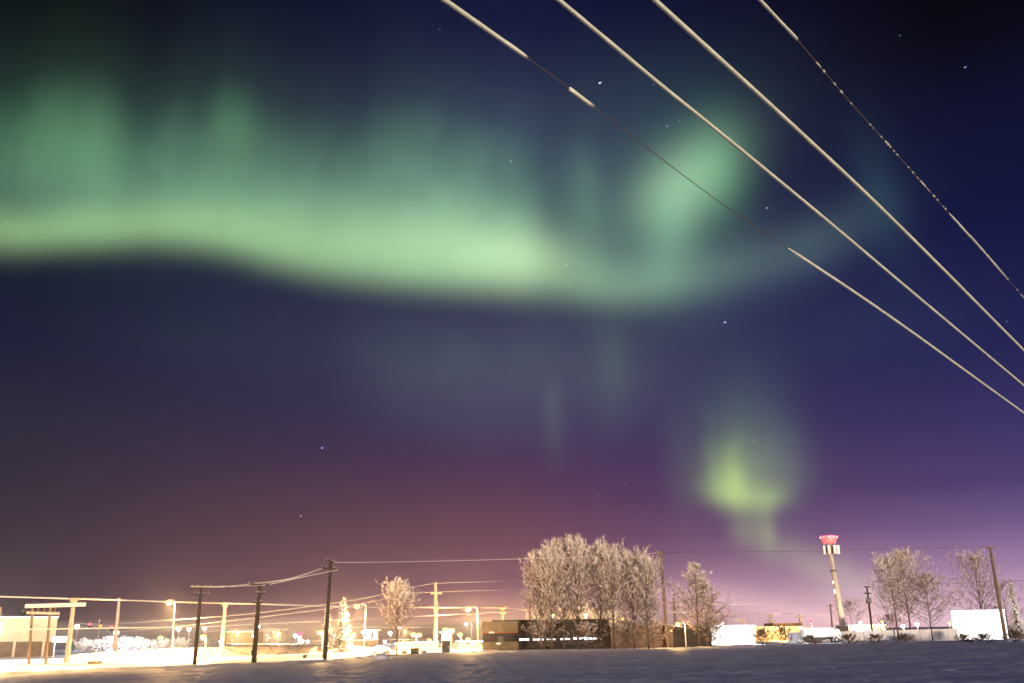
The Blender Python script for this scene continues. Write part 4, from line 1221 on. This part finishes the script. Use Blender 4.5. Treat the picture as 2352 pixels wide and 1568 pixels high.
# canopy with white columns
Yk_ = 215
a, b = box_px(838, 1444, 868, 1448, Yk_, 5)
cn = thing('lit_canopy', 'open canopy on white lit columns right of the second tall street lamp', 'canopy', ((a[0] + b[0]) / 2, Yk_, 0))
obj('roof', MB().box(a, b), M_STEEL, cn)
for xx in (844, 850, 860, 866):
    e = at(xx, 1450, Yk_ + 1); obj('column', MB().tube([(e.x, Yk_ + 1, -.1), (e.x, Yk_ + 1, a[2])], .22, 10), M_WHITE, cn)
e = at(853, 1452, Yk_); obj('lamp', MB().box((e.x - .4, Yk_ + 1.5, a[2] - .12), (e.x + .4, Yk_ + 2.3, a[2] - .01)), E_LED, cn)
light(cn, (e.x, Yk_ - .5, a[2] - .6), 2200, (.9, 1, .85), .2)
# ground floodlight at the frosted bushes
gp = at(255, 1490, 160); gp.z = 0
gf = thing('ground_floodlight', 'bluish white ground floodlight aimed at the brightest frosted bush', 'floodlight', gp)
obj('base', MB().box((gp.x - .25, 159.9, -.05), (gp.x + .25, 160.3, .12)), M_DARKMETAL, gf)
hd = obj('lamp_head', MB().beam(Vector((gp.x - .35, 160.1, .42)), Vector((gp.x + .35, 160.1, .42)), .25, .45), M_DARKMETAL, gf)
obj('bracket', MB().box((gp.x - .06, 160.05, .1), (gp.x + .06, 160.15, .25)), M_STEEL, gf)
obj('lens', MB().ball((gp.x, 159.9, .45), .9, .1, .45), E_LED, hd)
light(gf, (gp.x, 162.2, 1.2), 9000, (.85, .9, 1), .2)

# ------------------------------------------------------------------ small things along the lit road
snow_pile(424, 586, 1478, 1494, 'long smooth white snow mound behind the dirty bank', seed=1, dep=3)
snow_pile(850, 898, 1499, 1512, 'small dark snow heap at the end of the lit road', seed=2, dep=1.6)
snow_pile(846, 900, 1482, 1494, 'low white drift left of the lone tree trunk', seed=3, dep=1.5)


def cabinet(x0, y0, x1, y1, label, name='utility_cabinet', cat='cabinet', mt=None, lid=True):
    b = ground((x0 + x1) / 2, y1, 0); Y = b.y
    a, d = at(x0, y1, Y), at(x1, y0, Y); h = d.z; w = d.x - a.x
    th = thing(name, label, cat, (b.x, Y, 0))
    obj('body', MB().box((a.x, Y, -.08), (d.x, Y + w * .6 + .2, h * .9)), mt or M_DARKMETAL, th)
    if lid: obj('lid', MB().prism([(a.x - .06, h * .9), (d.x + .06, h * .9), (d.x + .02, h), (a.x - .02, h)], Y - .06, Y + w * .6 + .26), M_DARKMETAL, th)
    obj('handle', MB().box((d.x - w * .2, Y - .04, h * .4), (d.x - w * .15, Y - .003, h * .6)), M_STEEL, th)
    return th


cabinet(1015, 1470, 1033, 1498, 'tall black utility cabinet at the foot of the bright yellow pole')
cabinet(943, 1487, 961, 1500, 'low black bin between the lone tree and the yellow pole', name='storage_bin', cat='bin')
cabinet(695, 1502, 704, 1510, 'small dark box on the lit road left of the tallest pole', name='junction_box', cat='box')
cabinet(201, 1517, 227, 1523, 'flat dark box on the lit road below the second yellow pole', name='junction_box', cat='box')
CG = 'concrete blocks along the road end'
for k, (x0, x1, lab) in enumerate([(856, 866, 'leftmost concrete block just behind the small dark snow heap'), (879, 895, 'concrete block immediately left of the lone tree trunk'), (922, 934, 'concrete block right of the lone tree trunk'), (968, 980, 'concrete block between the low black bin and the yellow pole')]):
    b = ground((x0 + x1) / 2, 1499, 0); a, d = at(x0, 1499, b.y), at(x1, 1493, b.y)
    tag(obj('concrete_block', MB().prism([(a.x, -.05), (d.x, -.05), (d.x - .06, d.z), (a.x + .06, d.z)], b.y, b.y + .5), M_BLOCK, loc=(b.x, b.y, 0)), lab, 'block', CG)

# ------------------------------------------------------------------ ice fog
hz = MB().box((-1300, -75, -1.6), (1300, 1650, 36))
mh = bpy.data.materials.new('ice_fog'); mh.use_nodes = True
t = mh.node_tree
for n in list(t.nodes):
    if n.type != 'OUTPUT_MATERIAL': t.nodes.remove(n)
pv = t.nodes.new('ShaderNodeVolumePrincipled'); pv.inputs['Color'].default_value = (.97, .97, .98, 1)
pv.inputs['Density'].default_value = 0.00022; pv.inputs['Anisotropy'].default_value = 0.8
t.links.new(pv.outputs[0], t.nodes['Material Output'].inputs['Volume'])
o = obj('haze', hz, mh); o['kind'] = 'stuff'

# low bank of freezing fog lying over the far town lots
fb = MB().box((-800, 268, -1.2), (66, 1000, 7.5))
mf = bpy.data.materials.new('freezing_fog'); mf.use_nodes = True
t = mf.node_tree
for n in list(t.nodes):
    if n.type != 'OUTPUT_MATERIAL': t.nodes.remove(n)
pv = t.nodes.new('ShaderNodeVolumePrincipled'); pv.inputs['Color'].default_value = (.98, .97, .98, 1)
pv.inputs['Density'].default_value = 0.0028; pv.inputs['Anisotropy'].default_value = 0.0
t.links.new(pv.outputs[0], t.nodes['Material Output'].inputs['Volume'])
o = obj('fog_bank', fb, mf); o['kind'] = 'stuff'
